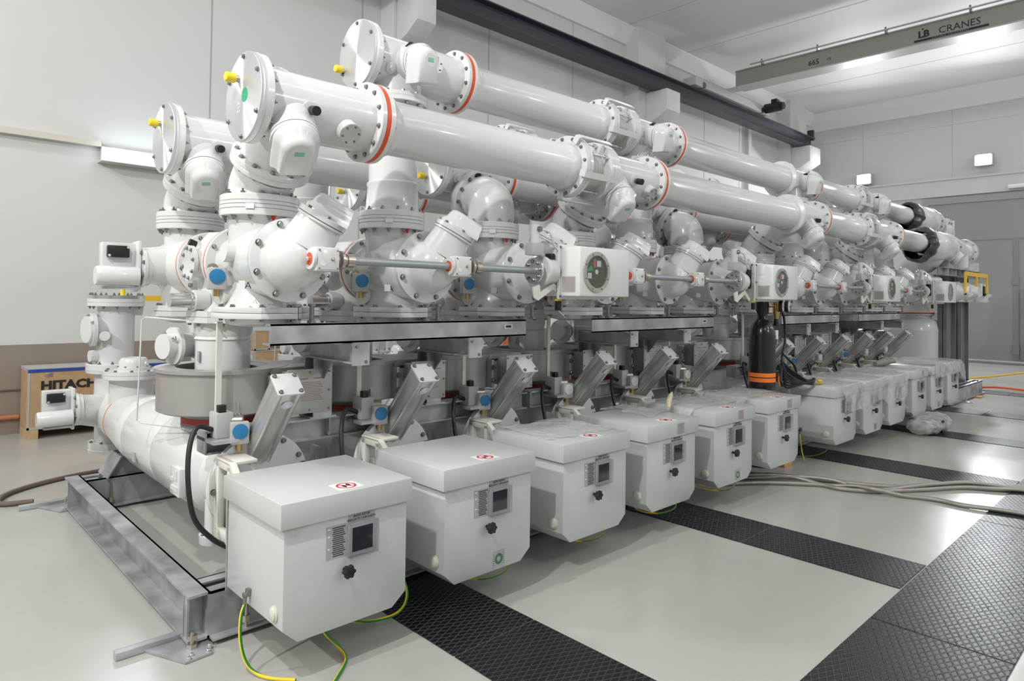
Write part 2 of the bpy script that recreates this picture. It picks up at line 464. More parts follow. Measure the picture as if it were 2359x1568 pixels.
ORDW = ['first', 'second', 'third', 'fourth', 'fifth', 'sixth', 'seventh', 'eighth', 'ninth', 'tenth', 'eleventh', 'twelfth']
def flangepair(root, c, d, R=0.215, th=0.032, seal=ORG, gap=0.016, nb=12, sz=0.011, m=WHITE, ph=0.13, sides=2, ri=None, sealname='seal_ring'):
    """two bolted flange discs with a coloured seal between, centred on c along d"""
    c = Vector(c); d = Vector(d).normalized()
    b = MB()
    b.lathe(c - d*(gap/2+th), d, [(0, R-0.004), (0.004, R), (th-0.002, R), (th, R-0.002)], 56)
    b.lathe(c + d*(gap/2), d, [(0, R-0.002), (0.002, R), (th-0.004, R), (th, R-0.004)], 56)
    f = b.build('flange', m, root)
    s = MB(); s.lathe(c - d*(gap/2), d, [(0, R-0.001), (gap, R-0.001)], 56); s.build(sealname, seal, root)
    bolts(root, c - d*(gap/2+th), -d, R-0.026, nb, sz, ph)
    if sides == 2: bolts(root, c + d*(gap/2+th), d, R-0.026, nb, sz, ph)
    return f

# ------------------------------------------------------------------ the hall
XL, XR, YN, YB, ZC = -8.5, 23.3, -8.5, 9.6, 8.0
def hall():
    struct(MB().box(XL, XR, YN, YB, -0.12, 0).build('floor', FLOOR))
    struct(MB().box(XL, XR, YB, YB+0.2, -0.12, ZC+0.4).build('wall_back', WALLM))
    struct(MB().box(XR, XR+0.2, YN, YB+0.2, -0.12, ZC+0.4).build('wall_right', WALLF))
    struct(MB().box(XL-0.2, XL, YN, YB+0.2, -0.12, ZC+0.4).build('wall_left', WALLF))
    struct(MB().box(XL-0.2, XR+0.2, YN-0.2, YN, -0.12, ZC+0.4).build('wall_front', WALLF))
    struct(MB().box(XL, XR, YN, YB, ZC, ZC+0.2).build('ceiling', CEILM))
    # cornice beams and panel joints
    struct(MB().prism([(0, 0), (0.30, 0), (0.30, -0.36), (0.22, -0.36)], (XL, YB-0.30, ZC), (0, 1, 0), (0, 0, 1), (1, 0, 0), XR-XL).build('trim_1', CEILM, ang=20))
    struct(MB().prism([(0, 0), (0.35, 0), (0.35, -0.55), (0.25, -0.55)], (XR-0.35, YN, ZC), (1, 0, 0), (0, 0, 1), (0, 1, 0), YB-YN).build('trim_2', CEILM, ang=20))
    b = MB()
    for x in (3.33, 5.70, 8.47, 10.9, 13.15, 16.34, 18.3, 21.19): b.box(x-0.008, x+0.008, YB-0.004, YB, 1.0, ZC-0.3)
    struct(b.build('trim_3', JOINT))
    b = MB()
    for y in (0.4, 2.9, 5.4, 7.9): b.box(XR-0.004, XR, y-0.008, y+0.008, 4.9, ZC-0.5)
    b.box(XR-0.004, XR, YN, YB, 7.0, 7.015)
    struct(b.build('trim_4', mat('faint_joint_grey', (0.56, 0.56, 0.55), 0.7)))
    b = MB()
    for x in (-2, 2, 6, 10, 12.5, 15, 17.5, 20): b.box(x-0.01, x+0.01, YN, YB, ZC-0.004, ZC)
    struct(b.build('trim_5', mat('faint_joint_grey', (0.56, 0.56, 0.55), 0.7)))
    # ledge over the doors of the far wall
    struct(MB().box(XR-0.10, XR, YN, YB, 4.86, 5.34).box(XR-0.16, XR, YN, YB, 5.34, 5.40).build('trim_6', WALLF))
    # downpipe / conduit box on the wall between corbels
    struct(MB().box(18.68, 18.86, YB-0.10, YB, 1.0, 6.9).build('trim_7', WALLF))
    # big sliding door with small door in it
    d = MB().box(XR-0.12, XR-0.02, -4.2, 6.0, 0.02, 4.62).build('door_1', DOORM); struct(d)
    MB().box(XR-0.16, XR-0.12, -4.2, 6.15, 4.62, 4.80).box(XR-0.16, XR-0.12, 6.0, 6.15, 0.02, 4.62).build('door_frame', mat('door_frame_grey', (0.36, 0.35, 0.34), 0.5), d)
    b = MB()
    b.box(XR-0.14, XR-0.12, 3.78, 3.90, 0.1, 3.52).box(XR-0.135, XR-0.12, -4.2, 6.0, 3.49, 3.52).box(XR-0.135, XR-0.12, 2.6, 3.78, 2.05, 2.09).box(XR-0.17, XR-0.12, 3.66, 3.74, 0.1, 2.05)
    b.box(XR-0.16, XR-0.12, 3.76, 3.92, 2.2, 2.42).box(XR-0.16, XR-0.12, 3.76, 3.92, 0.25, 0.5)
    b.build('door_stile', mat('door_edge_grey', (0.27, 0.27, 0.26), 0.5), d)
    MB().box(XR-0.20, XR-0.13, 3.46, 3.58, 1.02, 1.20, 0.01).build('handle', BLACK, d)
    MB().box(XR-0.15, XR-0.12, 5.2, 5.7, 3.46, 3.50).build('latch', STEEL, d)
    # pale brush seal strip along the door sill
    struct(MB().box(XR-0.2, XR-0.14, -4.2, 6.1, 0.0, 0.06).build('trim_8', mat('door_sill_strip', (0.75, 0.75, 0.74), 0.5)))
    struct(MB().box(XR-0.8, XR-0.3, -4.2, 9.0, 0.0, 0.03).build('trim_9', mat('dark_floor_strip', (0.22, 0.21, 0.20), 0.5)))  # darker strip of floor before the far wall
hall()

def corbel(n, x0, x1, px0, px1):
    struct(MB().box(px0, px1, 9.2, YB, 0.0, ZC).build('trim_%d' % n, WALLF, ang=25))
    b = MB()
    b.prism([(8.62, 6.02), (8.62, 6.50), (9.2, 6.50), (9.2, 5.76), (8.9, 5.86)], (x0, 0, 0), (0, 1, 0), (0, 0, 1), (1, 0, 0), x1-x0, 0.012)
    return struct(b.build('trim_%d' % (n+1), WALLF, ang=25))
corbel(21, 6.10, 6.47, 6.05, 6.62)
corbel(23, 13.05, 13.60, 12.75, 13.85)
corbel(25, 20.9, 21.7, 20.8, 22.0)

def rail():
    t = thing('crane_rail', (12, 8.9, 6.5), 'dark painted steel runway girder resting on the white wall corbels', 'crane rail')
    x0, x1 = -7.5, 21.6
    b = MB().box(x0, x1, 8.74, 9.04, 6.50, 6.525).box(x0, x1, 8.74, 9.04, 6.82, 6.845).box(x0, x1, 8.88, 8.90, 6.525, 6.82)
    b.build('runway_beam', RAILM, t)
    MB().box(x0, x1, 8.85, 8.93, 6.845, 6.90).build('rail_head', STEEL, t)
    MB().box(x1-0.05, x1+0.06, 8.80, 8.98, 6.80, 7.12).build('end_stop', RAILM, t)
rail()
def crane():
    t = thing('overhead_crane', (16.2, 2, 7.0), 'grey overhead crane girder lettered LBCRANES spanning under the ceiling', 'crane')
    XG = 15.9
    MB().box(XG, XG+0.40, -8.0, 8.45, 7.13, 7.50).build('girder_web', GIRD, t)
    MB().box(XG-0.02, XG+0.45, -8.0, 8.45, 7.10, 7.13).build('bottom_flange', GIRDL, t)
    MB().box(XG-0.03, XG+0.45, -8.0, 8.45, 7.50, 7.53).build('top_flange', GIRD, t)
    MB().box(XG-0.14, XG-0.10, -8.0, 8.0, 7.56, 7.585).build('festoon_track', SILVER, t)
    for y in (7.7, 6.35, 4.9, 3.35, 1.7, 0.1, -1.6): MB().box(XG-0.13, XG-0.02, y-0.015, y+0.015, 7.50, 7.60).lathe((XG-0.12, y, 7.60), (0, 0, 1), [(0, 0.02), (0.03, 0.02)], 10).build('bracket', STEEL, t)
    e = MB().box(14.4, 18.3, 8.70, 9.06, 6.91, 7.12, 0.012).build('end_carriage', GIRDL, t)
    MB().cyl((14.8, 8.89, 6.98), (14.8, 8.69, 6.98), 0.075).cyl((17.9, 8.89, 6.98), (17.9, 8.69, 6.98), 0.075).build('wheel', STEEL, e)
    b = MB().cyl((18.0, 8.66, 7.03), (18.0, 8.22, 7.03), 0.13).box(17.9, 18.1, 8.30, 8.46, 7.12, 7.24, 0.01).cyl((18.0, 8.22, 7.03), (18.0, 8.14, 7.03), 0.10)
    b.build('travel_motor', BLACK, t)
    MB().box(XG+0.02, XG+0.3, 8.40, 8.80, 7.09, 7.14).build('joint_plate', GIRDL, t)
    fx = XG - 0.004
    eu, ev = (0, -1, 0), (0, 0, 1)
    text('665', 0.17, (fx, 6.48, 7.27), eu, ev, INK, t, 'number', bold=0.002)
    text('C\u20ac'.replace('\u20ac', 'E'), 0.085, (fx, 6.13, 7.27), eu, ev, INK, t, 'mark')
    text('LB', 0.20, (fx, 4.20, 7.31), eu, ev, INK, t, 'logo', bold=0.008)
    text('CRANES', 0.20, (fx, 3.56, 7.31), eu, ev, INK, t, 'logo')
    MB().box(fx-0.001, fx+0.001, 3.06, 4.38, 7.17, 7.215).build('logo_bar', INK, t)
    MB().box(fx-0.001, fx+0.001, 4.20, 4.235, 7.41, 7.44).build('logo_mark', INK, t)
    text('L I F T I N G   E Q U I P M E N T', 0.035, (fx-0.0022, 3.72, 7.192), eu, ev, PLATE, t, 'logo_caption', sx=1.35)
crane()

def strip(x0, x1, ys, labs):
    for i, (a, b_) in enumerate(zip(ys, ys[1:])):
        o = MB().box(x0+0.004, x1-0.004, a+0.004, b_-0.004, 0.0, 0.006, 0.002).build('floor_grating', GRATE, flat=True)
        tag(o, labs[i], 'grating', 'black expanded metal gratings over the floor trenches')
sx = [(1.97, 2.50), (4.33, 4.84), (7.23, 7.78), (9.62, 10.1), (11.95, 12.5), (14.9, 15.5)]
nm = ['cross trench nearest the camera', 'second cross trench from the camera', 'third cross trench, beside the braided hoses', 'fourth cross trench, at the wrapped package', 'fifth cross trench', 'farthest cross trench']
yss = [[1.26, 2.42, 3.6, 4.8, 5.9], [1.26, 2.25, 3.4, 4.6, 5.8], [1.26, 2.32, 3.4, 4.6, 5.8], [1.26, 2.4, 3.6, 5.0], [1.26, 2.4, 3.6, 5.0], [1.26, 2.6, 4.0]]
pos = ['panel at the outer end of the %s', 'second panel in along the %s', 'third panel in, under the frame, of the %s', 'innermost panel of the %s']
for (a, b_), n_, ys in zip(sx, nm, yss):
    strip(a, b_, ys, ['black grating ' + p % n_ for p in pos])
xs = [-0.9, 1.5, 3.82, 6.15, 8.5, 10.9, 13.3, 15.7, 18.1, 20.5]
lab = ['just behind the frame edge', 'nearest the bottom right corner', 'meeting the second cross trench', 'with worn silvery middle under the hoses', 'meeting the third cross trench', 'past the hoses', 'seventh along toward the far wall', 'eighth along toward the far wall', 'last before the far wall']
for i, (a, b_) in enumerate(zip(xs, xs[1:])):
    o = MB().box(a+0.004, b_-0.004, 0.64, 1.255, 0.0, 0.006, 0.002).build('floor_grating', GRATE, flat=True)
    tag(o, 'wide black grating panel of the long trench, ' + lab[i], 'grating', 'black expanded metal gratings over the floor trenches')

def lamp_and_tray():
    o = MB().box(-8, 2.02, YB-0.09, YB-0.002, 3.455, 3.53).build('cable_tray', mat('cream_trunking', (0.66, 0.63, 0.56), 0.5))
    tag(o, 'cream cable trunking running along the wall to the tube lamp', 'cable trunking')
    t = thing('tube_lamp', (2.7, 9.5, 3.3), 'lit fluorescent tube lamp on the wall behind the left busbar', 'lamp')
    MB().box(2.02, 3.5, YB-0.10, YB-0.002, 3.28, 3.46, 0.01).build('lamp_body', WHITE, t)
    MB().box(2.06, 3.46, YB-0.19, YB-0.10, 3.30, 3.42, 0.02).build('lamp_diffuser', mat('lit_tube', (0.9, 0.95, 1), 0.4, emit=(0.72, 0.88, 1.0), estr=22), t)
    MB().box(2.0, 3.5, YB-0.22, YB-0.002, 3.262, 3.272).build('reflector', WHITE, t)
    for y, z, l in ((7.75, 5.60, 'left floodlight, shining high on the far wall above the busbar end'), (4.55, 5.78, 'right floodlight, shining high on the far wall near the frame edge')):
        f = thing('floodlight', (23.0, y, z), l, 'floodlight', 'floodlights high on the far wall')
        MB().box(22.92, 23.12, y-0.22, y+0.22, z-0.17, z+0.17, 0.015).box(23.1, XR-0.002, y-0.04, y+0.04, z-0.04, z+0.04).build('lamp_housing', GAUGEC, f)
        MB().box(22.905, 22.922, y-0.19, y+0.19, z-0.14, z+0.14, 0.008).build('lamp_lens', mat('flood_lens', (1, 1, 1), 0.4, emit=(0.95, 0.98, 1.0), estr=120), f)
    e = thing('emergency_light', (23.1, 3.7, 4.75), 'white emergency light bar above the far grey door', 'emergency light')
    MB().box(23.02, 23.18, 3.2, 4.0, 4.9, 5.02, 0.02).build('lamp_body', BOXW, e)
lamp_and_tray()

# ------------------------------------------------------------------ drive cabinets
XP = [1.57, 2.44, 3.30, 4.19, 5.07, 5.94, 7.45, 8.33, 9.15, 10.00, 10.85, 11.70]
XB = [1.57, 2.415, 3.305, 4.155, 5.045, 5.945, 7.40, 8.24, 9.06, 9.96, 10.78, 11.60]
def ep(x, y, z, eu, ev, w, h, material, parent, name='label', d=0.0012, bev=0.0):
    """thin plate centred at xyz in plane eu/ev"""
    eu = Vector(eu); ev = Vector(ev); ew = eu.cross(ev)
    return MB().prism([(-w/2, -h/2), (w/2, -h/2), (w/2, h/2), (-w/2, h/2)], Vector((x, y, z)), eu, ev, ew, d).build(name, material, parent, flat=True)
def cabinet(i, extra):
    x = XB[i]
    t = thing('drive_cabinet', (x, 2.97, 0.187), None, 'cabinet', 'grey steel drive cabinets along the front of the switchgear')
    out = [(-0.303, 0.25), (-0.235, 0.187), (0.235, 0.187), (0.310, 0.245), (0.310, 0.70), (-0.303, 0.70)]
    body = MB().prism(out, (x, 2.68, 0), (1, 0, 0), (0, 0, 1), (0, 1, 0), 0.60, 0.003).build('body', CAB, t)
    MB().prism([(-0.3275, 0.675), (0.3275, 0.675), (0.3275, 0.783), (-0.3275, 0.783)], (x, 2.66, 0), (1, 0, 0), (0, 0, 1), (0, 1, 0), 0.625, 0.004).build('lid', CAB, t)
    MB().box(x-0.305, x+0.305, 3.283, 3.296, 0.225, 0.70).build('back_plate', GALV, t)
    MB().box(x-0.300, x+0.300, 3.2805, 3.283, 0.25, 0.69).build('gasket', BLACK, t)
    fy = 2.6795
    eu, ev = (1, 0, 0), (0, 0, 1)
    # window
    w = MB().box(x-0.006, x+0.138, fy-0.012, fy, 0.486, 0.632, 0.004).build('window_frame', mat('clear_frame', (0.45, 0.46, 0.48), 0.2), t)
    MB().box(x+0.012, x+0.116, fy-0.0135, fy-0.0118, 0.505, 0.612).build('window_recess', DARKW, w)
    g = MB()
    g.box(x-0.004, x+0.136, fy-0.030, fy-0.028, 0.488, 0.630).box(x-0.006, x-0.002, fy-0.03, fy-0.012, 0.486, 0.632).box(x+0.134, x+0.138, fy-0.03, fy-0.012, 0.486, 0.632).box(x-0.006, x+0.138, fy-0.03, fy-0.012, 0.630, 0.634).box(x-0.006, x+0.138, fy-0.03, fy-0.012, 0.484, 0.488)
    g.build('window_cover', GLASS, w, flat=True)
    cp = ep(x+0.064, fy, 0.652, eu, ev, 0.136, 0.040, PLATE, t, 'caption_plate')
    if i < 6:
        text('INDICADOR\nRESORTE CARGADO', 0.0155, (x+0.064, fy-0.0016, 0.652), eu, ev, INK, cp)
    pl = ep(x-0.060, fy, 0.567, eu, ev, 0.098, 0.142, PLATE, t, 'instruction_plate')
    b = MB()
    for k in range(15):
        z = 0.628 - k*0.0088
        b.box(x-0.082+(0.004 if k % 3 else 0), x-0.018-0.010*((k*7) % 4)/3, fy-0.0017, fy-0.0012, z-0.0022, z+0.0018)
    b.build('text_line', INK, pl, flat=True)
    b = MB()
    for z in (0.625, 0.593, 0.540): b.box(x-0.104, x-0.093, fy-0.0018, fy-0.0012, z-0.003, z+0.004)
    b.build('tick_mark', PAPER, pl, flat=True)
    # knob
    k = MB().cyl((x-0.019, fy, 0.436), (x-0.019, fy-0.03, 0.436), 0.009, n=14)
    pts = []
    for a in range(48):
        an = 2*PI*a/48; r = 0.027 + 0.0035*math.cos(6*an)
        pts.append((r*math.cos(an), r*math.sin(an)))
    k.prism(pts, (x-0.019, fy-0.030, 0.436), (1, 0, 0), (0, 0, 1), (0, -1, 0), 0.022, 0.002)
    k.build('knob', BLACK, t)
    # vent plug on the left side
    MB().lathe((x-0.303, 2.755, 0.300), (-1, 0, 0), [(0, 0.034), (0.006, 0.034), (0.008, 0.029), (0.014, 0.027), (0.017, 0.022), (0.018, 0)], 28).build('vent_plug', BEIGE, t)
    # no-step sign on the lid
    sg = ep(x+0.020, 2.745, 0.783, (1, 0, 0), (0, 1, 0), 0.125, 0.105, PAPER, t, 'warning_sign', 0.0008)
    MB().ring((x+0.020, 2.745, 0.7838), (0, 0, 1), 0.046, 0.037, 0.0006, 40).build('sign_ring', RINK, sg)
    b = MB()
    for sx_, dy_ in ((-0.012, -0.004), (0.014, 0.006)):
        b.prism([(0.0085*math.cos(a*PI/8), 0.022*math.sin(a*PI/8)) for a in range(16)], (x+0.020+sx_, 2.745+dy_, 0.7838), (1, 0, 0), (0, 1, 0), (0, 0, 1), 0.0006)
    b.build('sign_footprint', INK, sg)
    MB().prism([(-0.038, 0.024), (-0.034, 0.029), (0.038, -0.024), (0.034, -0.029)], (x+0.020, 2.745, 0.7844), (1, 0, 0), (0, 1, 0), (0, 0, 1), 0.0004).build('sign_bar', RINK, sg)
    if 'clamp' in extra:
        c = MB().box(x-0.322, x-0.303, 2.995, 3.02, 0.31, 0.33, 0.003).cyl((x-0.303, 3.008, 0.305), (x-0.335, 3.008, 0.305), 0.012, n=10).cyl((x-0.325, 3.008, 0.305), (x-0.328, 3.008, 0.265), 0.009, n=10)
        c.build('earth_clamp', STEEL, t)
    if 'green' in extra:
        q = ep(x+0.070, fy, 0.243, eu, ev, 0.082, 0.088, PLATE, t, 'inspection_sticker')
        MB().ring((x+0.070, fy-0.0013, 0.243), (0, -1, 0), 0.029, 0.014, 0.0006, 36).build('sticker_ring', mat('green_ring_ink', (0.06, 0.20, 0.10), 0.5), q)
        b = MB()
        for k_ in range(6):
            for s_ in (-1, 1): b.box(x+0.070+s_*0.035-0.0045, x+0.070+s_*0.035+0.0045, fy-0.0018, fy-0.0012, 0.212+k_*0.0115, 0.2135+k_*0.0115)
        b.build('text_line', INK, q, flat=True)
    if 'plate' in extra:
        q = ep(x+0.085, 2.659, 0.728, eu, ev, 0.088, 0.078, PLATE, t, 'caution_plate')
        b = MB()
        for k_ in range(10): b.box(x+0.085-0.036, x+0.085+0.036-0.012*((k_*5) % 3)/2, 2.6570, 2.6579, 0.696+k_*0.0068, 0.6992+k_*0.0068)
        b.build('text_line', FADE, q, flat=True)
    return t
CLAB = ['nearest grey drive cabinet at the left end, earth cable clamped on its side',
        'second grey drive cabinet from the left, bare lid, green ring sticker low on its front',
        'third grey drive cabinet from the left, small scrap of bubble wrap on its lid',
        'fourth grey drive cabinet from the left, caution plate on its lid edge',
        'fifth grey drive cabinet from the left, round sticker low on its front',
        'sixth grey drive cabinet, last before the gap with the black gas cylinder',
        'seventh grey drive cabinet, first after the gap, bubble wrap draped over its front',
        'eighth grey drive cabinet, round sticker low on its front, half under bubble wrap',
        'ninth grey drive cabinet, red mark beside its window, bubble wrap on its lid',
        'tenth grey drive cabinet, bare lid front with caution plate, above the wrapped package',
        'eleventh grey drive cabinet, dark sticker low on its front, caution plate on the lid',
        'last grey drive cabinet at the far end of the row, under bulging wrap']
EX = [['clamp'], ['green'], [], ['plate'], ['plate', 'green'], ['plate'], ['clamp'], ['green'], [], ['plate'], ['plate', 'green'], []]
for i in range(12):
    c = cabinet(i, EX[i]); c['label'] = CLAB[i]

# ------------------------------------------------------------------ spring cylinders over the cabinets
def spring_cyl():
    x = 1.56
    t = thing('spring_cylinder', (x, 3.75, 0.62), None, 'cylinder', 'slanting aluminium spring cylinders above the drive cabinets')
    top = V(x, 3.30, 1.185); bot = V(x, 3.80, 0.62)
    d = (top-bot).normalized(); ex = V(1, 0, 0); ey = d.cross(ex).normalized()
    L = (top-bot).length
    pts = []
    h = 0.058; rr = 0.013
    # square profile: corner rods and bulging faces
    for q in range(4):
        a0 = q*PI/2 - PI/4
        for k in range(7):           # corner rod
            a = a0 + (k-3)*PI/5
            c = V(math.cos(a0), math.sin(a0), 0)*(h*1.28)
            pts.append((c.x + rr*math.cos(a), c.y + rr*math.sin(a)))
        for k in range(1, 8):        # bulge between the rods
            a = a0 + PI/2*(0.22 + 0.56*k/8)
            pts.append((0.069*math.cos(a), 0.069*math.sin(a)))
    MB().prism(pts, bot, ex, ey, d, L).build('tube_body', ALU, t, ang=50)
    def rsq(hh, r):
        o = []
        for q in range(4):
            a0 = q*PI/2 - PI/4 + 0.0
            cx_, cy_ = (hh-r)*(1 if math.cos(a0) > 0 else -1), (hh-r)*(1 if math.sin(a0) > 0 else -1)
            for k in range(5):
                a = a0 - PI/4 + k*PI/8
                o.append((cx_ + r*math.cos(a), cy_ + r*math.sin(a)))
        return o
    MB().prism(rsq(0.072, 0.014), top, ex, ey, d, 0.012, 0.002).build('end_plate', ALUP, t)
    for a, b_ in ((1, 1), (1, -1), (-1, 1), (-1, -1)):
        bolt(t, top + ex*(0.054*a) + ey*(0.054*b_) + d*0.012, d, 0.010, STEEL)
    c = top - d*0.075 - ey*0.0695
    if ey.y < 0: c = top - d*0.075 + ey*0.0695
    nrm = (c - (top - d*0.075)).normalized()
    MB().lathe(c, nrm, [(0, 0.030), (0.0008, 0.030)], 30).build('round_sticker', mat('printed_sticker', (0.62, 0.62, 0.70), 0.5, var=0.25, vscale=45), t)
    MB().prism([(-0.085, 0), (0.085, 0), (0.085, 0.05), (-0.085, 0.05)], bot, ex, ey*-1 if False else ey, d*-1, 0.03, 0.004).build('foot_block', CREAM, t)
    return t
s0 = spring_cyl()
s0['label'] = 'nearest slanting aluminium spring cylinder with white end plate, behind the first cabinet'
for i in range(1, 12):
    dup(s0, XP[i]-1.57, '%s slanting aluminium spring cylinder from the left, rising behind the %s drive cabinet' % (ORDW[i], ORDW[i]))

# ------------------------------------------------------------------ casting between cabinet and tank
def casting():
    x = 1.57
    t = thing('mounting_casting', (x, 3.5, 0.24), None, 'casting', 'cream mounting castings behind the drive cabinets')
    y0, y1 = 3.30, 3.62
    b = MB()
    # two cheek frames with openings, on the -x and +x side
    for xs_, zt in ((x-0.245, 0.80), (x+0.225, 0.70)):
        for seg in ((y0, y1, 0.38, 0.44), (y1-0.045, y1, 0.42, zt), (3.43, y1, zt-0.05, zt), (3.43, 3.465, 0.40, zt-0.02)):
            b.box(xs_, xs_+0.035, seg[0], seg[1], seg[2], seg[3], 0.006)
        b.prism([(y0, zt-0.18), (y0, zt-0.10), (3.43, zt), (3.43, zt-0.055)], (xs_, 0, 0), (0, 1, 0), (0, 0, 1), (1, 0, 0), 0.035, 0.004)
    b.box(x-0.245, x-0.10, 3.43, y1, 0.782, 0.80, 0.004).box(x-0.245, x+0.26, y1-0.02, y1, 0.40, 0.66)
    b.build('frame', CREAM, t)
    MB().box(x-0.20, x+0.20, 3.33, 3.52, 0.45, 0.64, 0.01).build('mechanism_block', GAUGEC, t)
    MB().prism([(-0.12, 0.24), (0.12, 0.24), (0.20, 0.40), (-0.20, 0.40)], (x, 3.34, 0), (1, 0, 0), (0, 0, 1), (0, 1, 0), 0.10).build('foot', GALV, t)
    for z in (0.5, 0.6, 0.7): bolt(t, (x-0.20, 3.40, z), (-1, 0, 0), 0.007, SILVER)
    return t
c0 = casting(); c0['label'] = 'nearest cream slotted mounting casting, seen left of the first drive cabinet'
for i in range(1, 12): dup(c0, XP[i]-1.57, '%s cream mounting casting from the left, behind the %s drive cabinet' % (ORDW[i], ORDW[i]))

# ------------------------------------------------------------------ breaker tanks
def tank():
    x, z = 1.57, 0.615
    t = thing('breaker_tank', (x, 5, 0.24), None, 'tank', 'white circuit breaker tanks lying under the columns')
    prof = [(3.62, 0.20), (3.62, 0.275), (3.655, 0.278), (3.66, 0.24), (3.70, 0.225), (3.86, 0.215), (3.93, 0.222), (3.98, 0.262), (4.05, 0.272), (4.25, 0.274), (4.64, 0.272), (4.70, 0.262), (4.715, 0.250),
            (4.73, 0.262), (4.80, 0.270), (5.35, 0.268), (5.42, 0.255), (5.44, 0.243), (5.46, 0.252), (5.60, 0.255), (5.95, 0.225), (6.10, 0.212)]
    MB().lathe((x, 0, z), (0, 1, 0), prof, 64).build('shell', WHITE, t, ang=28)
    MB().lathe((x, 6.10, z), (0, 1, 0), [(0, 0.2135), (0.012, 0.2135)], 56).build('seal_ring', ORG, t)
    r = MB().lathe((x, 6.112, z), (0, 1, 0), [(0, 0.212), (0.15, 0.205), (0.30, 0.19), (0.50, 0.19), (0.62, 0.19), (0.78, 0.15), (0.84, 0.08), (0.86, 0)], 48)
    r.cyl((x, 6.62, z), (x-0.34, 6.46, z+0.075), 0.15, 0.118)
    r.cyl((x, 6.68, z), (x, 6.68, 0.34), 0.15)
    r.cyl((x, 6.15, z), (x, 6.15, 0.97), 0.165).cyl((x, 6.70, z), (x, 6.70, 0.96), 0.155)
    r.build('rear_housing', WHITE, t)
    # bosses: nameplate, drain nozzle
    pl = MB().box(x-0.295, x-0.255, 4.02, 4.18, 0.50, 0.66, 0.006).build('nameplate', WHITE, t)
    MB().box(x-0.30, x-0.2945, 4.05, 4.10, 0.59, 0.645).box(x-0.30, x-0.2945, 4.11, 4.16, 0.58, 0.60).box(x-0.30, x-0.2945, 4.04, 4.15, 0.53, 0.555).build('raised_letter', WHITE, pl)
    n = MB().cyl((x-0.13, 3.90, 0.50), (x-0.13, 3.90, 0.30), 0.062).lathe((x-0.13, 3.90, 0.26), (0, 0, 1), [(0, 0.088), (0.045, 0.09)], 36)
    n.build('drain_nozzle', WHITE, t)
    bolts(t, (x-0.13, 3.90, 0.305), (0, 0, 1), 0.072, 8, 0.009)
    bolts(t, (x, 3.62, z), (0, -1, 0), 0.252, 12, 0.013)
    MB().box(x-0.274, x-0.262, 4.98, 5.03, 0.52, 0.585).build('tag', PLATE, t)
    # rear bottom cover
    MB().lathe((x, 6.68, 0.27), (0, 0, 1), [(0, 0.19), (0.03, 0.195), (0.034, 0.19), (0.06, 0.195), (0.09, 0.195)], 40).build('bottom_cover', WHITE, t)
    bolts(t, (x, 6.68, 0.36), (0, 0, 1), 0.172, 8, 0.011)
    # top flange with dome cap
    MB().lathe((x, 6.12, 0.955), (0, 0, 1), [(0, 0.216), (0.004, 0.222), (0.03, 0.222), (0.033, 0.217), (0.036, 0.222), (0.066, 0.222)], 52).build('top_flange', WHITE, t)
    bolts(t, (x, 6.12, 1.021), (0, 0, 1), 0.196, 10, 0.011)
    MB().lathe((x, 6.12, 1.021), (0, 0, 1), [(0, 0.122), (0.028, 0.122), (0.03, 0.110), (0.07, 0.108), (0.098, 0.09), (0.105, 0.04), (0.105, 0)], 44).build('dome_cap', WHITE, t)
    bolts(t, (x, 6.12, 1.049), (0, 0, 1), 0.114, 8, 0.007)
    return t
t0 = tank(); t0['label'] = 'nearest white breaker tank, lying open to view at the left end of the frame'
for i in range(1, 12): dup(t0, XP[i]-1.57, '%s white breaker tank from the left, behind the %s drive cabinet' % (ORDW[i], ORDW[i]))

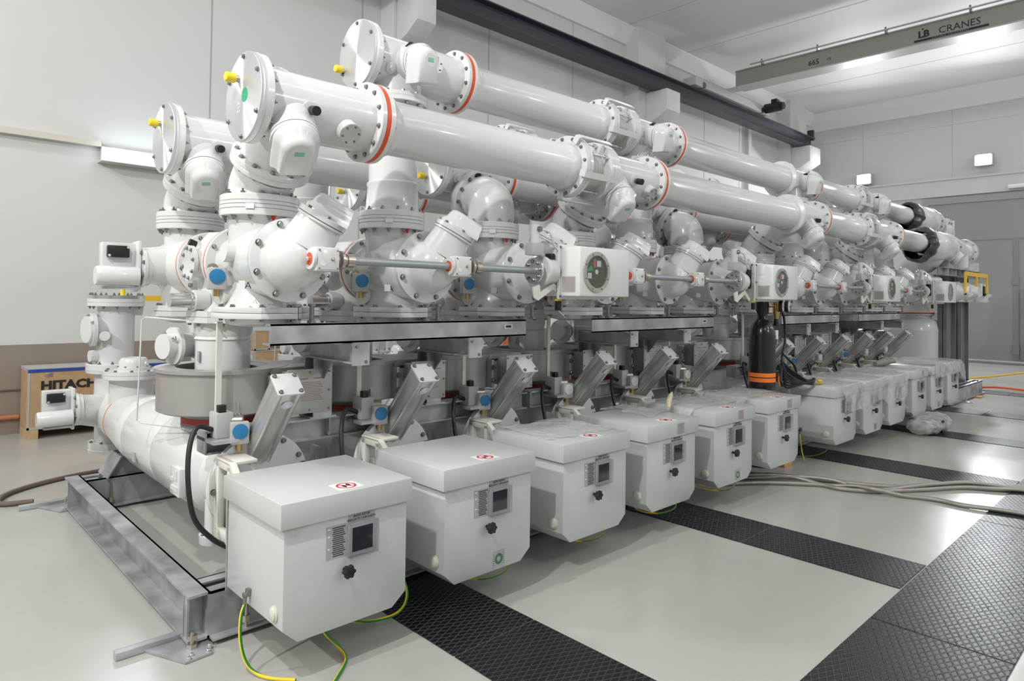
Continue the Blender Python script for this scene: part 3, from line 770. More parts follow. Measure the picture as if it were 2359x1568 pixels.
# ------------------------------------------------------------------ rear columns
def rear_column():
    x, y = 1.57, 6.70
    t = thing('rear_riser', (x, y, 0.95), None, 'column', 'short white columns standing on the rear ends of the tanks')
    MB().lathe((x, y, 1.0), (0, 0, 1), [(0, 0.150), (0.10, 0.146), (0.54, 0.146)], 48).build('shell', WHITE, t)
    MB().lathe((x, y, 0.955), (0, 0, 1), [(0, 0.218), (0.022, 0.222), (0.024, 0.217), (0.027, 0.222), (0.075, 0.222), (0.08, 0.217)], 52).build('bottom_flange', WHITE, t)
    bolts(t, (x, y, 1.035), (0, 0, 1), 0.196, 12, 0.011, 0.2, True)
    MB().lathe((x, y, 1.53), (0, 0, 1), [(0, 0.217), (0.004, 0.222), (0.03, 0.222), (0.033, 0.217), (0.036, 0.222), (0.066, 0.222)], 52).build('top_flange', WHITE, t)
    c = MB().lathe((x, y, 1.596), (0, 0, 1), [(0, 0.222), (0.03, 0.222)], 52).build('cover_plate', SILVER, t)
    bolts(t, (x, y, 1.626), (0, 0, 1), 0.198, 12, 0.011, 0.2, True)
    bolts(t, (x, y, 1.53), (0, 0, -1), 0.198, 12, 0.011, 0.2, True)
    MB().cyl((x+0.04, y-0.03, 1.626), (x+0.04, y-0.03, 1.69), 0.018).build('yellow_plug', YEL, t)
    # hand hole covers at the left
    b = MB().cyl((x-0.05, y, 1.33), (x-0.235, y-0.03, 1.33), 0.115).cyl((x-0.1, y-0.12, 1.28), (x-0.13, y-0.20, 1.28), 0.04)
    b.cyl((x-0.05, y, 1.10), (x-0.20, y-0.02, 1.10), 0.05).cyl((x+0.1, y-0.05, 1.50), (x+0.19, y-0.05, 1.50), 0.05)
    b.build('hand_hole', WHITE, t)
    MB().lathe((x-0.17, y-0.03, 1.33), (-1, 0, 0), [(0, 0.145), (0.03, 0.145)], 40).build('hand_hole_flange', WHITE, t)
    for a in (-0.9, 0.2, 1.2, 2.6): bolt(t, (x-0.20, y-0.03+0.13*math.cos(a), 1.33+0.13*math.sin(a)), (-1, 0, 0), 0.011, NICK, True)
    return t
r0 = rear_column(); r0['label'] = 'leftmost white rear column with silver cover plate and yellow plug on top'
for i in range(1, 12): dup(r0, XP[i]-1.57, '%s white rear column from the left, on the far end of the %s tank' % (ORDW[i], ORDW[i]))

# ------------------------------------------------------------------ drives pointing left (-x)
def side_drive(x, y, z, L=0.24):
    t = thing('switch_drive', (x, y, z-0.1), None, 'switch drive')
    MB().lathe((x+0.07, y, z), (-1, 0, 0), [(0, 0.115), (0.03, 0.12), (0.031, 0.128), (0.05, 0.128)], 40).build('flange', WHITE, t)
    bolts(t, (x+0.02, y, z), (-1, 0, 0), 0.106, 8, 0.012, 0.3)
    MB().box(x-0.004, x+0.018, y-0.05, y+0.12, z-0.16, z+0.17, 0.006).build('back_plate', WHITE, t)
    MB().lathe((x+0.0, y-0.045, z-0.06), (-1, 0, 0), [(0, 0.062), (L-0.012, 0.062), (L, 0.055), (L, 0)], 36).build('motor_housing', WHITE, t)
    MB().box(x-L*0.80, x-0.002, y+0.02, y+0.11, z-0.04, z+0.155, 0.008).build('gear_case', WHITE, t)
    MB().box(x-L*0.70, x-L*0.18, y-0.018, y+0.021, z+0.06, z+0.135, 0.006).build('connector_plug', BLACK, t)
    bolt(t, (x-L*0.66, y-0.018, z+0.07), (0, -1, 0), 0.007, SILVER); bolt(t, (x-L*0.22, y-0.018, z+0.125), (0, -1, 0), 0.007, SILVER)
    MB().box(x-L*0.80, x-0.0, y-0.06, y+0.06, z-0.142, z-0.125).build('drip_plate', GALV, t)
    return t
d0 = side_drive(1.20, 6.43, 0.70)
tag(d0, 'lower white switch drive pointing left from the first breaker tank', 'switch drive', 'lower switch drives on the tanks')
for i in range(1, 12): dup(d0, XP[i]-1.57, 'lower white switch drive on the left side of the %s breaker tank' % ORDW[i])
d1 = side_drive(1.24, 4.83, 1.815)
tag(d1, 'upper white switch drive with black connector, pointing left before the wall', 'switch drive', 'upper switch drives on the rear disconnectors')
for i in range(1, 12): dup(d1, XP[i]-1.57, 'upper white switch drive on the %s rear disconnector' % ORDW[i])

# ------------------------------------------------------------------ current transformers
def ct():
    x, y = 1.57, 4.20
    t = thing('current_transformer', (x, y, 0.86), None, 'current transformer', 'grey ring current transformers around the front columns')
    MB().ring((x, y, 0.965), (0, 0, 1), 0.362, 0.27, 0.235, 72).build('ring_case', STAIN, t)
    MB().ring((x, y, 1.195), (0, 0, 1), 0.378, 0.262, 0.020, 72).build('top_ring', STAIN, t)
    MB().ring((x, y, 0.955), (0, 0, 1), 0.34, 0.16, 0.012, 60).build('bottom_ring', STAIN, t)
    MB().box(x+0.15, x+0.50, y-0.34, y+0.10, 1.175, 1.213).build('top_wing', STAIN, t)
    MB().box(x+0.15, x+0.34, y-0.38, y-0.2, 0.985, 1.16, 0.004).build('duct', STAIN, t)
    b = MB().box(x+0.13, x+0.155, y-0.40, y-0.22, 0.965, 1.175, 0.003).build('clamp_plate', STAIN, t)
    for z in (1.02, 1.12): bolt(t, (x+0.142, y-0.40, z), (0, -1, 0), 0.016, STEEL)
    MB().box(x+0.20, x+0.44, y-0.50, y-0.38, 0.975, 1.195, 0.004).build('terminal_box', STAIN, t)
    lid = MB().box(x+0.175, x+0.455, y-0.512, y-0.50, 0.955, 1.215, 0.003).build('terminal_lid', mat('lid_stainless', (0.50, 0.49, 0.47), 0.45, 0.3), t)
    for xx in (0.19, 0.315, 0.44):
        for z in (0.975, 1.195): bolt(t, (x+xx, y-0.512, z), (0, -1, 0), 0.006, STEEL)
    for z in (1.085,):
        for xx in (0.19, 0.44): bolt(t, (x+xx, y-0.512, z), (0, -1, 0), 0.006, STEEL)
    b = MB()
    for k in range(12): b.box(x+0.26, x+0.40-0.02*((k*5) % 4)/3, y-0.5135, y-0.5125, 1.03+k*0.0095, 1.0335+k*0.0095)
    b.box(x+0.25, x+0.30, y-0.5135, y-0.5125, 1.155, 1.163).box(x+0.34, x+0.41, y-0.5135, y-0.5125, 1.155, 1.163)
    b.build('engraving', FADE, lid, flat=True)
    MB().cyl((x-0.05, y-0.37, 0.965), (x-0.05, y-0.37, 1.04), 0.008, n=10).cyl((x-0.05, y-0.37, 0.965), (x-0.05, y-0.37, 0.978), 0.02, n=12).build('stud', SILVER, t)
    return t
k0 = ct(); k0['label'] = 'nearest grey ring current transformer around the first front column'
for i in range(1, 12): dup(k0, XP[i]-1.57, '%s grey ring current transformer from the left' % ORDW[i])

# ------------------------------------------------------------------ front column: breaker to T piece
def column():
    x, y = 1.57, 4.20
    t = thing('riser_pipe', (x, y, 0.80), None, 'column', 'white T shaped risers passing through the ring transformers')
    MB().lathe((x, y, 0.82), (0, 0, 1), [(0, 0.16), (0.02, 0.158), (0.55, 0.158), (0.56, 0.166), (0.575, 0.158), (0.60, 0.166), (0.69, 0.17)], 52).build('lower_shell', WHITE, t)
    MB().lathe((x, y, 0.845), (0, 0, 1), [(0, 0.225), (0.03, 0.228)], 56).lathe((x, y, 0.93), (0, 0, 1), [(0, 0.228), (0.028, 0.225)], 56).build('foot_flange', mat('dark_grey_cast', (0.33, 0.33, 0.33), 0.4), t)  # foot flange and core ring are a darker grey than the riser
    MB().lathe((x, y, 0.874), (0, 0, 1), [(0, 0.224), (0.056, 0.224)], 56).build('core_ring', mat('dark_grey_cast', (0.33, 0.33, 0.33), 0.4), t)
    MB().lathe((x, y, 0.885), (0, 0, 1), [(0, 0.227), (0.034, 0.227)], 56).build('seal_ring', DRED, t)
    bolts(t, (x, y, 0.845), (0, 0, -1), 0.2, 12, 0.011, 0.1)
    MB().lathe((x, y, 1.475), (0, 0, 1), [(0, 0.215), (0.004, 0.22), (0.034, 0.22), (0.037, 0.214), (0.040, 0.22), (0.074, 0.22)], 8).build('square_flange', WHITE, t, ang=20)
    bolts(t, (x, y, 1.475), (0, 0, -1), 0.19, 8, 0.012, 0.4)
    bolts(t, (x, y, 1.549), (0, 0, 1), 0.19, 8, 0.012, 0.4)
    b = MB().lathe((x, y, 1.549), (0, 0, 1), [(0, 0.17), (0.06, 0.15), (0.30, 0.15), (0.42, 0.14), (0.47, 0.10), (0.49, 0)], 44)
    b.cyl((x, 3.99, 1.83), (x, 4.41, 1.83), 0.15)
    b.build('upper_shell', WHITE, t)
    # left side fittings
    MB().cyl((x-0.10, y-0.02, 1.83), (x-0.215, y-0.02, 1.83), 0.085).lathe((x-0.20, y-0.02, 1.83), (-1, 0, 0), [(0, 0.105), (0.022, 0.105)], 36).build('side_port', WHITE, t)
    bolts(t, (x-0.222, y-0.02, 1.83), (-1, 0, 0), 0.09, 8, 0.010, 0.2)
    MB().cyl((x-0.12, y-0.05, 1.61), (x-0.20, y-0.05, 1.61), 0.062).build('sensor_port', WHITE, t)
    MB().lathe((x-0.20, y-0.05, 1.61), (-1, 0, 0), [(0, 0.05), (0.015, 0.05), (0.016, 0.042), (0.13, 0.042)], 28).build('density_sensor', SILVER, t)
    MB().cyl((x-0.14, y+0.10, 1.95), (x-0.18, y+0.10, 1.965), 0.02, n=14).build('valve_cap', BLACK, t)
    # hand hole lower left with wing fittings
    hh = MB().cyl((x-0.10, 4.42, 1.33), (x-0.30, 4.36, 1.33), 0.075).lathe((x-0.22, 4.38, 1.33), (-1, -0.2, 0), [(0, 0.115), (0.022, 0.115)], 36).cyl((x-0.1, 4.32, 1.12), (x-0.21, 4.32, 1.12), 0.04)
    hh.build('hand_hole', WHITE, t)
    for a in (-0.9, 0.9, 2.6): bolt(t, (x-0.245, 4.38+0.10*math.cos(a), 1.33+0.10*math.sin(a)), (-1, -0.2, 0), 0.011, NICK, True)
    MB().box(x-0.164, x-0.155, y-0.06, y-0.035, 1.25, 1.31).build('tag', PLATE, t)
    return t
q0 = column(); q0['label'] = 'nearest white T riser, through the first ring transformer, with round stickers'
for i in range(1, 12): dup(q0, XP[i]-1.57, '%s white T riser from the left, through the %s ring transformer' % (ORDW[i], ORDW[i]))

# ------------------------------------------------------------------ disconnectors
def disc_front():
    x, yc, z = 1.57, 3.66, 1.83
    t = thing('front_disconnector', (x, yc, 1.50), None, 'disconnector', 'white front disconnector housings with domed covers')
    b = MB()
    b.lathe((x, 3.335, z), (0, 1, 0), [(0, 0.205), (0.03, 0.20), (0.12, 0.195), (0.35, 0.19), (0.52, 0.165), (0.60, 0.158), (0.605, 0.158)], 56)
    b.lathe((x, 3.70, z), (0, 0, 1), [(0, 0.16), (0.20, 0.165), (0.245, 0.175)], 48)
    b.lathe((x, 3.66, 1.58), (0, 0, 1), [(0, 0.20), (0.03, 0.185), (0.10, 0.16), (0.2, 0.15)], 48)
    b.cyl((x-0.10, 3.72, 1.66), (x-0.225, 3.68, 1.64), 0.045)
    b.cyl((x-0.08, 3.60, 1.86), (x-0.235, 3.60, 1.87), 0.05)
    b.build('housing', WHITE, t)
    # cover flange and dome
    MB().lathe((x, 3.335, z), (0, -1, 0), [(0, 0.214), (0.004, 0.218), (0.03, 0.218), (0.034, 0.212), (0.036, 0.172), (0.045, 0.163), (0.09, 0.155), (0.15, 0.135), (0.19, 0.105), (0.215, 0.06), (0.222, 0)], 60).build('domed_cover', WHITE, t, ang=50)
    bolts(t, (x, 3.301, z), (0, -1, 0), 0.193, 8, 0.014, 0.35)
    # rear flange against the T column
    flangepair(t, (x, 3.965, z), (0, 1, 0), 0.212, 0.026, ORG, 0.014, 10, 0.011, WHITE)
    # nozzle with hooded cap
    p = V(x+0.045, 3.23, z+0.075); d = V(0.36, -0.34, 0.86).normalized()
    MB().lathe(p, d, [(0, 0.135), (0.135, 0.118), (0.139, 0.130), (0.150, 0.130)], 44).build('nozzle', WHITE, t)
    MB().lathe(p+d*0.150, d, [(0, 0.126), (0.004, 0.126)], 44).build('gasket', BLACK, t)
    MB().lathe(p+d*0.154, d, [(0, 0.130), (0.026, 0.130), (0.028, 0.124)], 44).build('cap_flange', WHITE, t)
    bolts(t, p+d*0.182, d, 0.115, 6, 0.010, 0.5)
    hood(t, p+d*0.18, d, V(0.86, -0.45, -0.25), 1.15)
    # top flange stack
    MB().lathe((x, 3.70, 2.075), (0, 0, 1), [(0, 0.208), (0.004, 0.212), (0.036, 0.212), (0.038, 0.207), (0.040, 0.213), (0.058, 0.213), (0.060, 0.207), (0.062, 0.213), (0.078, 0.213), (0.08, 0.207), (0.082, 0.212), (0.112, 0.212), (0.116, 0.208)], 60).build('top_flange', WHITE, t)
    bolts(t, (x, 3.70, 2.191), (0, 0, 1), 0.188, 12, 0.012, 0.15, True)
    bolts(t, (x, 3.70, 2.075), (0, 0, -1), 0.188, 12, 0.012, 0.15, True)
    bolt(t, (x-0.01, 3.506, 2.075), (0, 0, -1), 0.013, REDC, True)
    ep(x-0.13, 3.70-0.172, 2.12, V(0.79, -0.61, 0), (0, 0, 1), 0.045, 0.028, PAPER, t, 'label', 0.004)
    # bottom flange
    MB().prism([(-0.235, -0.10), (-0.10, -0.235), (0.10, -0.235), (0.235, -0.10), (0.235, 0.10), (0.10, 0.235), (-0.10, 0.235), (-0.235, 0.10)], (x, 3.66, 1.520), (1, 0, 0), (0, 1, 0), (0, 0, 1), 0.030, 0.003).prism([(-0.235, -0.10), (-0.10, -0.235), (0.10, -0.235), (0.235, -0.10), (0.235, 0.10), (0.10, 0.235), (-0.10, 0.235), (-0.235, 0.10)], (x, 3.66, 1.552), (1, 0, 0), (0, 1, 0), (0, 0, 1), 0.030, 0.003).build('bottom_flange', WHITE, t, ang=20)
    bolts(t, (x, 3.66, 1.582), (0, 0, 1), 0.205, 8, 0.012, 0.39)
    bolts(t, (x, 3.66, 1.520), (0, 0, -1), 0.205, 8, 0.012, 0.39)
    MB().lathe((x, 3.66, 1.52), (0, 0, -1), [(0, 0.19), (0.03, 0.18), (0.045, 0.12), (0.047, 0)], 40).build('bottom_cover', WHITE, t)
    for xx in (0.10, 0.19):
        MB().cyl((x+xx, 3.44, 1.505), (x+xx, 3.44, 1.60), 0.013, n=12).cyl((x+xx, 3.44, 1.498), (x+xx, 3.44, 1.512), 0.026, n=6).cyl((x+xx, 3.44, 1.588), (x+xx, 3.44, 1.602), 0.024, n=6).build('levelling_stud', STEEL, t)
    ep(x-0.205, 3.42, 1.70, (0.45, -0.89, 0), (0, 0, 1), 0.04, 0.04, WHITE, t, 'label_plate', 0.002)
    MB().cyl((x+0.205, 3.80, 1.63), (x+0.24, 3.76, 1.63), 0.02, n=14).build('valve_cap', BLACK, t)
    return t
def hood(t, p, d, out, s=1.22, name='hood'):
    """rounded scoop-like hood over a port: p centre of base, d axis, out = direction the mouth points"""
    d = Vector(d).normalized(); out = Vector(out); out = (out - d*out.dot(d)).normalized(); side = d.cross(out)
    b = MB()
    secs = []
    n = 22
    # stack of outlines: broad shouldered base, narrower domed top
    for h_, w_, r_ in ((0.0, 0.088, 0.0), (0.020, 0.088, 0.0), (0.034, 0.070, 0.006), (0.060, 0.064, 0.010), (0.078, 0.056, 0.018), (0.086, 0.040, 0.032)):
        o = []
        for k in range(n+1):
            a = PI/2 + PI*k/n
            o.append((-0.012*s + (w_*0.95)*s*math.cos(a), w_*s*math.sin(a)))
        end = 0.112*s - r_*s*0.5
        o = [(end, -w_*s)] + o[::-1] + [(end, w_*s)]
        secs.append([b.bm.verts.new(Vector(p) + out*u + side*v + d*(h_*s)) for u, v in o])
    m = len(secs[0])
    for A, B in zip(secs, secs[1:]):
        for k in range(m): b.bm.faces.new((A[k], A[(k+1) % m], B[(k+1) % m], B[k]))
    b.bm.faces.new(secs[0]); b.bm.faces.new(secs[-1])
    o = b.build(name, WHITE, t, ang=55)
    MB().lathe(Vector(p) + d*(0.086*s) - out*(0.01*s), d, [(0, 0.034*s), (0.0012, 0.034*s)], 30).build('hood_rim', WHITE, o)
    e = MB().prism([(-0.018*s, -0.010*s), (0.018*s, -0.010*s), (0.018*s, 0.010*s), (-0.018*s, 0.010*s)], Vector(p) + d*(0.0873*s) - out*(0.01*s), side, out, d, 0.001)
    e.build('green_mark', mat('pale_green_ink', (0.25, 0.55, 0.40), 0.5), o, flat=True)
    return o
f0 = disc_front(); f0['label'] = 'nearest white front disconnector housing with domed cover, marked A, no rod passing in front'
text('A', 0.05, (1.41, 3.455, 1.695), (0.8, -0.6, 0), (0, 0, 1), INK, f0, 'letter_mark')
for i in range(1, 12): dup(f0, XP[i]-1.57, '%s white front disconnector housing from the left, with domed cover' % ORDW[i])

def disc_rear():
    x, yc, z = 1.57, 4.83, 1.83
    t = thing('rear_disconnector', (x, yc, 1.50), None, 'disconnector', 'white rear disconnector housings behind the risers')
    b = MB()
    b.lathe((x, 4.47, z), (0, 1, 0), [(0, 0.16), (0.10, 0.175), (0.30, 0.20), (0.50, 0.205), (0.66, 0.17), (0.74, 0.10), (0.77, 0)], 52)
    b.cyl((x, yc, z), (x, yc, 2.08), 0.162).cyl((x, yc, z), (x, yc, 1.57), 0.17)
    b.cyl((x-0.05, yc, z), (x-0.29, yc, z), 0.15, 0.112)
    b.build('housing', WHITE, t)
    flangepair(t, (x, 4.435, z), (0, 1, 0), 0.212, 0.026, ORG, 0.014, 10, 0.011, WHITE)
    MB().lathe((x, yc, 2.075), (0, 0, 1), [(0, 0.208), (0.004, 0.212), (0.036, 0.212), (0.038, 0.207), (0.040, 0.213), (0.058, 0.213), (0.060, 0.207), (0.062, 0.213), (0.078, 0.213), (0.08, 0.207), (0.082, 0.212), (0.112, 0.212), (0.116, 0.208)], 52).build('top_flange', WHITE, t)
    bolts(t, (x, yc, 2.191), (0, 0, 1), 0.188, 12, 0.012, 0.15, True)
    bolts(t, (x, yc, 2.075), (0, 0, -1), 0.188, 12, 0.012, 0.15, True)
    MB().lathe((x, yc, 1.50), (0, 0, 1), [(0, 0.222), (0.03, 0.225), (0.033, 0.218), (0.036, 0.225), (0.07, 0.225)], 8).lathe((x, yc, 1.50), (0, 0, -1), [(0, 0.19), (0.03, 0.17), (0.045, 0.1), (0.047, 0)], 36).build('bottom_flange', WHITE, t, ang=25)
    bolts(t, (x, yc, 1.57), (0, 0, 1), 0.195, 8, 0.012, 0.2)
    return t
g0 = disc_rear(); g0['label'] = 'leftmost white rear disconnector housing, seen against the bare wall'
for i in range(1, 12): dup(g0, XP[i]-1.57, '%s white rear disconnector housing from the left' % ORDW[i])

# gear boxes in front of phases one and two of each bay, coupling rods, joint wheels
def gearbox():
    x, y, z = 1.635, 3.09, 1.83
    t = thing('gear_box', (x, y, z-0.06), None, 'gear box', 'white gear boxes on the domed covers')
    MB().box(x-0.058, x+0.069, y-0.045, y+0.04, z-0.06, z+0.06, 0.006).cyl((x-0.01, y+0.03, z), (x-0.01, y+0.14, z), 0.075).build('case', WHITE, t)
    MB().box(x-0.052, x+0.064, y-0.050, y-0.0455, z-0.052, z+0.052, 0.002).build('cover', WHITE, t)
    MB().lathe((x-0.058, y, z), (-1, 0, 0), [(0, 0.052), (0.014, 0.052)], 30).build('shaft_flange', WHITE, t)
    MB().lathe((x-0.072, y, z), (-1, 0, 0), [(0, 0.032), (0.002, 0.032)], 24).build('shaft_seal', ORG, t)
    MB().lathe((x-0.074, y, z), (-1, 0, 0), [(0, 0.013), (0.02, 0.013)], 16).build('shaft_stub', SILVER, t)
    bolt(t, (x+0.03, y-0.05, z), (0, -1, 0), 0.008, NICK)
    for a, b_ in ((-1, -1), (-1, 1), (1, -1), (1, 1)): bolt(t, (x+0.006+a*0.05, y-0.0502, z+b_*0.045), (0, -1, 0), 0.004, STEEL)
    MB().prism([(-0.022, 0.03), (-0.008, 0.034), (-0.012, -0.005), (0.012, -0.022), (0.005, -0.036), (-0.018, -0.030), (-0.026, 0.0)], (x-0.02, y-0.0504, z), (1, 0, 0), (0, 0, 1), (0, -1, 0), 0.0008).build('worn_label', PAPER, t)
    c = MB().lathe((x+0.069, y, z), (1, 0, 0), [(0, 0.026), (0.02, 0.026), (0.022, 0.048), (0.036, 0.048), (0.038, 0.028), (0.058, 0.028), (0.060, 0.035), (0.10, 0.035)], 28)
    c.build('coupling', NICK, t)
    bolts(t, (x+0.105, y, z), (1, 0, 0), 0.036, 6, 0.007, 0.2)
    return t
xg = [0, 1, 3, 4, 6, 7, 9, 10]
gb0 = gearbox(); gb0['label'] = 'nearest white gear box on the first domed cover, worn white sticker'
glab = {1: 'second white gear box, worn sticker, between the two rods of the nearest bay', 3: 'white gear box right of the nearest drive box, hidden partly behind it', 4: 'white gear box with green disc sticker between two short rods',
        6: 'white gear box just right of the second drive box', 7: 'white gear box on the eighth domed cover', 9: 'white gear box right of the third drive box', 10: 'white gear box on the eleventh domed cover'}
for i in xg[1:]: dup(gb0, XP[i]-1.57, glab[i])
for i in (3, 4):
    x = XP[i]+0.065
    for o in bpy.data.objects:
        pass
def rod(xa, xb, label):
    t = MB().cyl((xa, 3.09, 1.83), (xb, 3.09, 1.83), 0.0215, n=24).build('coupling_rod', RODG)
    tag(t, label, 'rod', 'grey coupling rods linking the gear boxes')
def joint(x, label):
    t = thing('rod_joint', (x, 3.09, 1.75), label, 'joint', 'round steel rod joints before the drive boxes')
    MB().lathe((x, 3.09, 1.83), (1, 0, 0), [(0, 0.085), (0.014, 0.085)], 36).build('disc', SILVER, t)
    bolts(t, (x, 3.09, 1.83), (-1, 0, 0), 0.062, 8, 0.010, 0.1)
    MB().lathe((x+0.014, 3.09, 1.83), (1, 0, 0), [(0, 0.04), (0.04, 0.04), (0.042, 0.10), (0.075, 0.10), (0.08, 0.085), (0.16, 0.085)], 40).build('gear_housing', WHITE, t)
    v = MB().box(x-0.06, x+0.05, 3.04, 3.11, 1.93, 2.01, 0.003).build('lock_block', GAUGEC, t)
    MB().cyl((x-0.005, 3.07, 2.01), (x-0.005, 3.07, 2.13), 0.03, n=24).build('lock_cylinder', WHITE, t)
    MB().lathe((x-0.005, 3.04, 2.10), (0.3, -1, 0), [(0, 0.018), (0.02, 0.018)], 18).build('cable_gland', STEEL, t)
    MB().tube([(x+0.02, 3.03, 2.10), (x+0.08, 3.02, 2.08), (x+0.14, 3.03, 2.0), (x+0.22, 3.04, 1.95)], 0.008, 8, 6).build('white_cable', WHITE, t)
    b = MB().prism([(-0.10, 0.03), (-0.04, 0.05), (-0.03, 0.0), (0.06, 0.045), (0.10, 0.06), (0.20, -0.02), (0.19, -0.045), (0.09, 0.02), (-0.05, -0.055), (-0.085, -0.04)], (x+0.06, 3.06, 1.69), (1, 0, 0), (0, 0, 1), (0, -1, 0), 0.012)
    b.build('locking_plate', CREAM, t)
    return t
rods = [(0, 1), (1, 2), (3, 4), (4, 5), (6, 7), (7, 8), (9, 10), (10, 11)]
rl = ['nearest grey coupling rod, between the first two gear boxes', 'grey coupling rod ending at the nearest rod joint', 'short grey rod right of the nearest drive box', 'short grey rod ending at the second rod joint',
      'grey rod right of the second drive box', 'grey rod ending at the third rod joint', 'grey rod right of the third drive box', 'grey rod ending at the farthest rod joint']
for (a, b_), l in zip(rods, rl):
    end = XP[b_]-0.006 if b_ not in (2, 5, 8, 11) else XP[b_]-0.16
    rod(XP[a]+0.235, end, l)
DBX = [3.33, 6.10, 9.25, 12.0]
jl = ['nearest steel rod joint with white lock cylinder on top', 'second steel rod joint with white lock cylinder', 'third steel rod joint, left of the third drive box', 'farthest steel rod joint before the last drive box']
for n_, i in enumerate((2, 5, 8, 11)): joint(XP[i]-0.16, jl[n_])

def drive_box(x, label, look):
    t = thing('drive_box', (x+0.27, 2.95, 1.64), label, 'drive box', 'white drive boxes with round windows')
    z0, z1 = 1.665, 1.995
    MB().box(x, x+0.535, 2.85, 3.02, z0, z1, 0.012).build('cover', BOXW, t)
    MB().box(x-0.012, x+0.55, 3.02, 3.045, z0-0.02, z1+0.02, 0.006).build('rim', BOXW, t)
    MB().box(x+0.0, x+0.54, 3.045, 3.16, z0, z1, 0.006).build('back_case', BOXW, t)
    for zz in (z0+0.0, (z0+z1)/2, z1-0.0): bolt(t, (x-0.004, 3.018, zz), (0, -1, 0), 0.007)
    for k in range(4): bolt(t, (x+0.06+0.135*k, 3.032, z0-0.02), (0, 0, -1), 0.007); bolt(t, (x+0.06+0.135*k, 3.032, z1+0.02), (0, 0, 1), 0.007)
    cx, cz = x+0.165, (z0+z1)/2+0.0
    w = MB().ring((cx, 2.85, cz), (0, -1, 0), 0.135, 0.108, 0.012, 48).build('window_ring', STAIN, t)
    bolts(t, (cx, 2.838, cz), (0, -1, 0), 0.121, 8, 0.005, 0.39)
    MB().lathe((cx, 2.8495, cz), (0, -1, 0), [(0, 0.108), (0.001, 0.108)], 44).build('dial_back', OLIVE if look == 0 else DARKW if look == 1 else mat('dial_green', (0.03, 0.14, 0.07), 0.3) if look == 2 else GAUGEC, w)
    MB().box(cx-0.03, cx+0.0, 2.8475, 2.8485, cz+0.03, cz+0.085).build('dial_red_flag', REDLED, w)
    MB().prism([(-0.10, 0.015), (-0.05, 0.04), (-0.03, 0.01), (-0.10, 0.0)], (cx, 2.8485, cz), (1, 0, 0), (0, 0, 1), (0, -1, 0), 0.001).build('dial_green_flag', GREENLED, w)
    MB().box(cx+0.005, cx+0.048, 2.846, 2.8475, cz+0.035, cz+0.075).box(cx-0.09, cx-0.05, 2.846, 2.8475, cz-0.045, cz-0.008).build('dial_tag', PAPER, w)
    MB().lathe((cx, 2.846, cz), (0, -1, 0), [(0, 0.016), (0.003, 0.016)], 20).build('dial_hub', PAPER, w)
    MB().lathe((cx, 2.840, cz), (0, -1, 0), [(0, 0.110), (0.002, 0.110)], 44).build('window_pane', GLASS, w)
    # caution label on the left face
    pl = ep(x-0.0005, 2.945, z0+0.08, (0, -1, 0), (0, 0, 1), 0.115, 0.105, PLATE, t, 'caution_label', 0.0012)
    b = MB()
    for k in range(12):
        zz = z0+0.122 - k*0.0078
        b.box(x-0.0024, x-0.0017, 2.945-0.05, 2.945+0.05-0.016*((k*5) % 4)/3, zz-0.0016, zz+0.0016)
    b.build('text_line', FADE, pl, flat=True)
    MB().box(x-0.05, x-0.012, 3.06, 3.13, 1.77, 1.95, 0.004).build('connector_plug', BLACK, t)
    MB().box(x+0.0, x+0.035, 3.04, 3.07, 1.57, 1.635, 0.003).build('cable_plug', BLACK, t)
    MB().box(x+0.0, x+0.035, 3.04, 3.07, 1.634, 1.645).build('plug_band', YEL, t)
    MB().tube([(x+0.02, 3.055, 1.57), (x+0.05, 3.04, 1.54), (x+0.10, 3.06, 1.52)], 0.003, 6, 5).build('wire', WHITE, t)
    return t
dl = ['nearest white drive box with round window, olive dial with red and green flags', 'second white drive box, grey dial, directly above the black gas cylinder', 'third white drive box with round window and green dial', 'farthest white drive box with pale dial before the yellow frame']
for x, l, k in zip(DBX, dl, range(4)): drive_box(x, l, k)

# pressure gauges
def gauge(x, y, z, label, group, col, face=(-0.22, -0.97, 0)):
    t = thing('pressure_gauge', (x, y, z-0.08), label, 'gauge', group)
    f = Vector(face).normalized(); u = V(0, 0, 1).cross(f)*1.0; u = f.cross(V(0, 0, 1)) * -1
    R = Matrix((u, -f, V(0, 0, 1))).transposed().to_4x4(); R.translation = V(x, y, z)
    b = MB(); b.box(-0.047, 0.047, -0.028, 0.028, -0.062, 0.055, 0.008, m=R); b.build('case', GAUGEC, t)
    b = MB(); b.lathe((x, y, z) + f*0.028 if False else V(x, y, z+0.008)+f*0.028, f, [(0, 0.040), (0.006, 0.040), (0.008, 0.034), (0.0085, 0)], 32); b.build('dial', col, t)
    MB().cyl((x, y, z-0.062), (x, y, z-0.098), 0.015, n=14).build('cable_gland', BRASS, t)
    s = V(x, y, z+0.03)-f*0.028
    MB().cyl(s, s-f*0.05+V(-0.01, 0, 0.02), 0.016, n=16).lathe(s-f*0.05+V(-0.01, 0, 0.02), -f, [(0, 0.03), (0.02, 0.03)], 20).build('connector', NICK, t)
    return t
for i in range(12):
    gauge(XP[i]-0.245, 3.66, 1.735, '%s upper pressure gauge with blue dial cover from the left' % ORDW[i] if i else 'nearest upper pressure gauge with blue dial cover, left of housing A', 'upper pressure gauges beside the front disconnectors', BLUE)
WHITED = mat('white_dial', (0.75, 0.75, 0.73), 0.3, var=0.1, vscale=60)
for i in range(12):
    blue = i in (0, 1, 2, 6, 7, 9)
    gauge(XP[i]-0.13, 3.60, 0.915, ('%s lower pressure gauge from the left, %s dial, above a tank' % (ORDW[i], 'blue' if blue else 'white')), 'lower pressure gauges above the breaker tanks', BLUE if blue else WHITED)
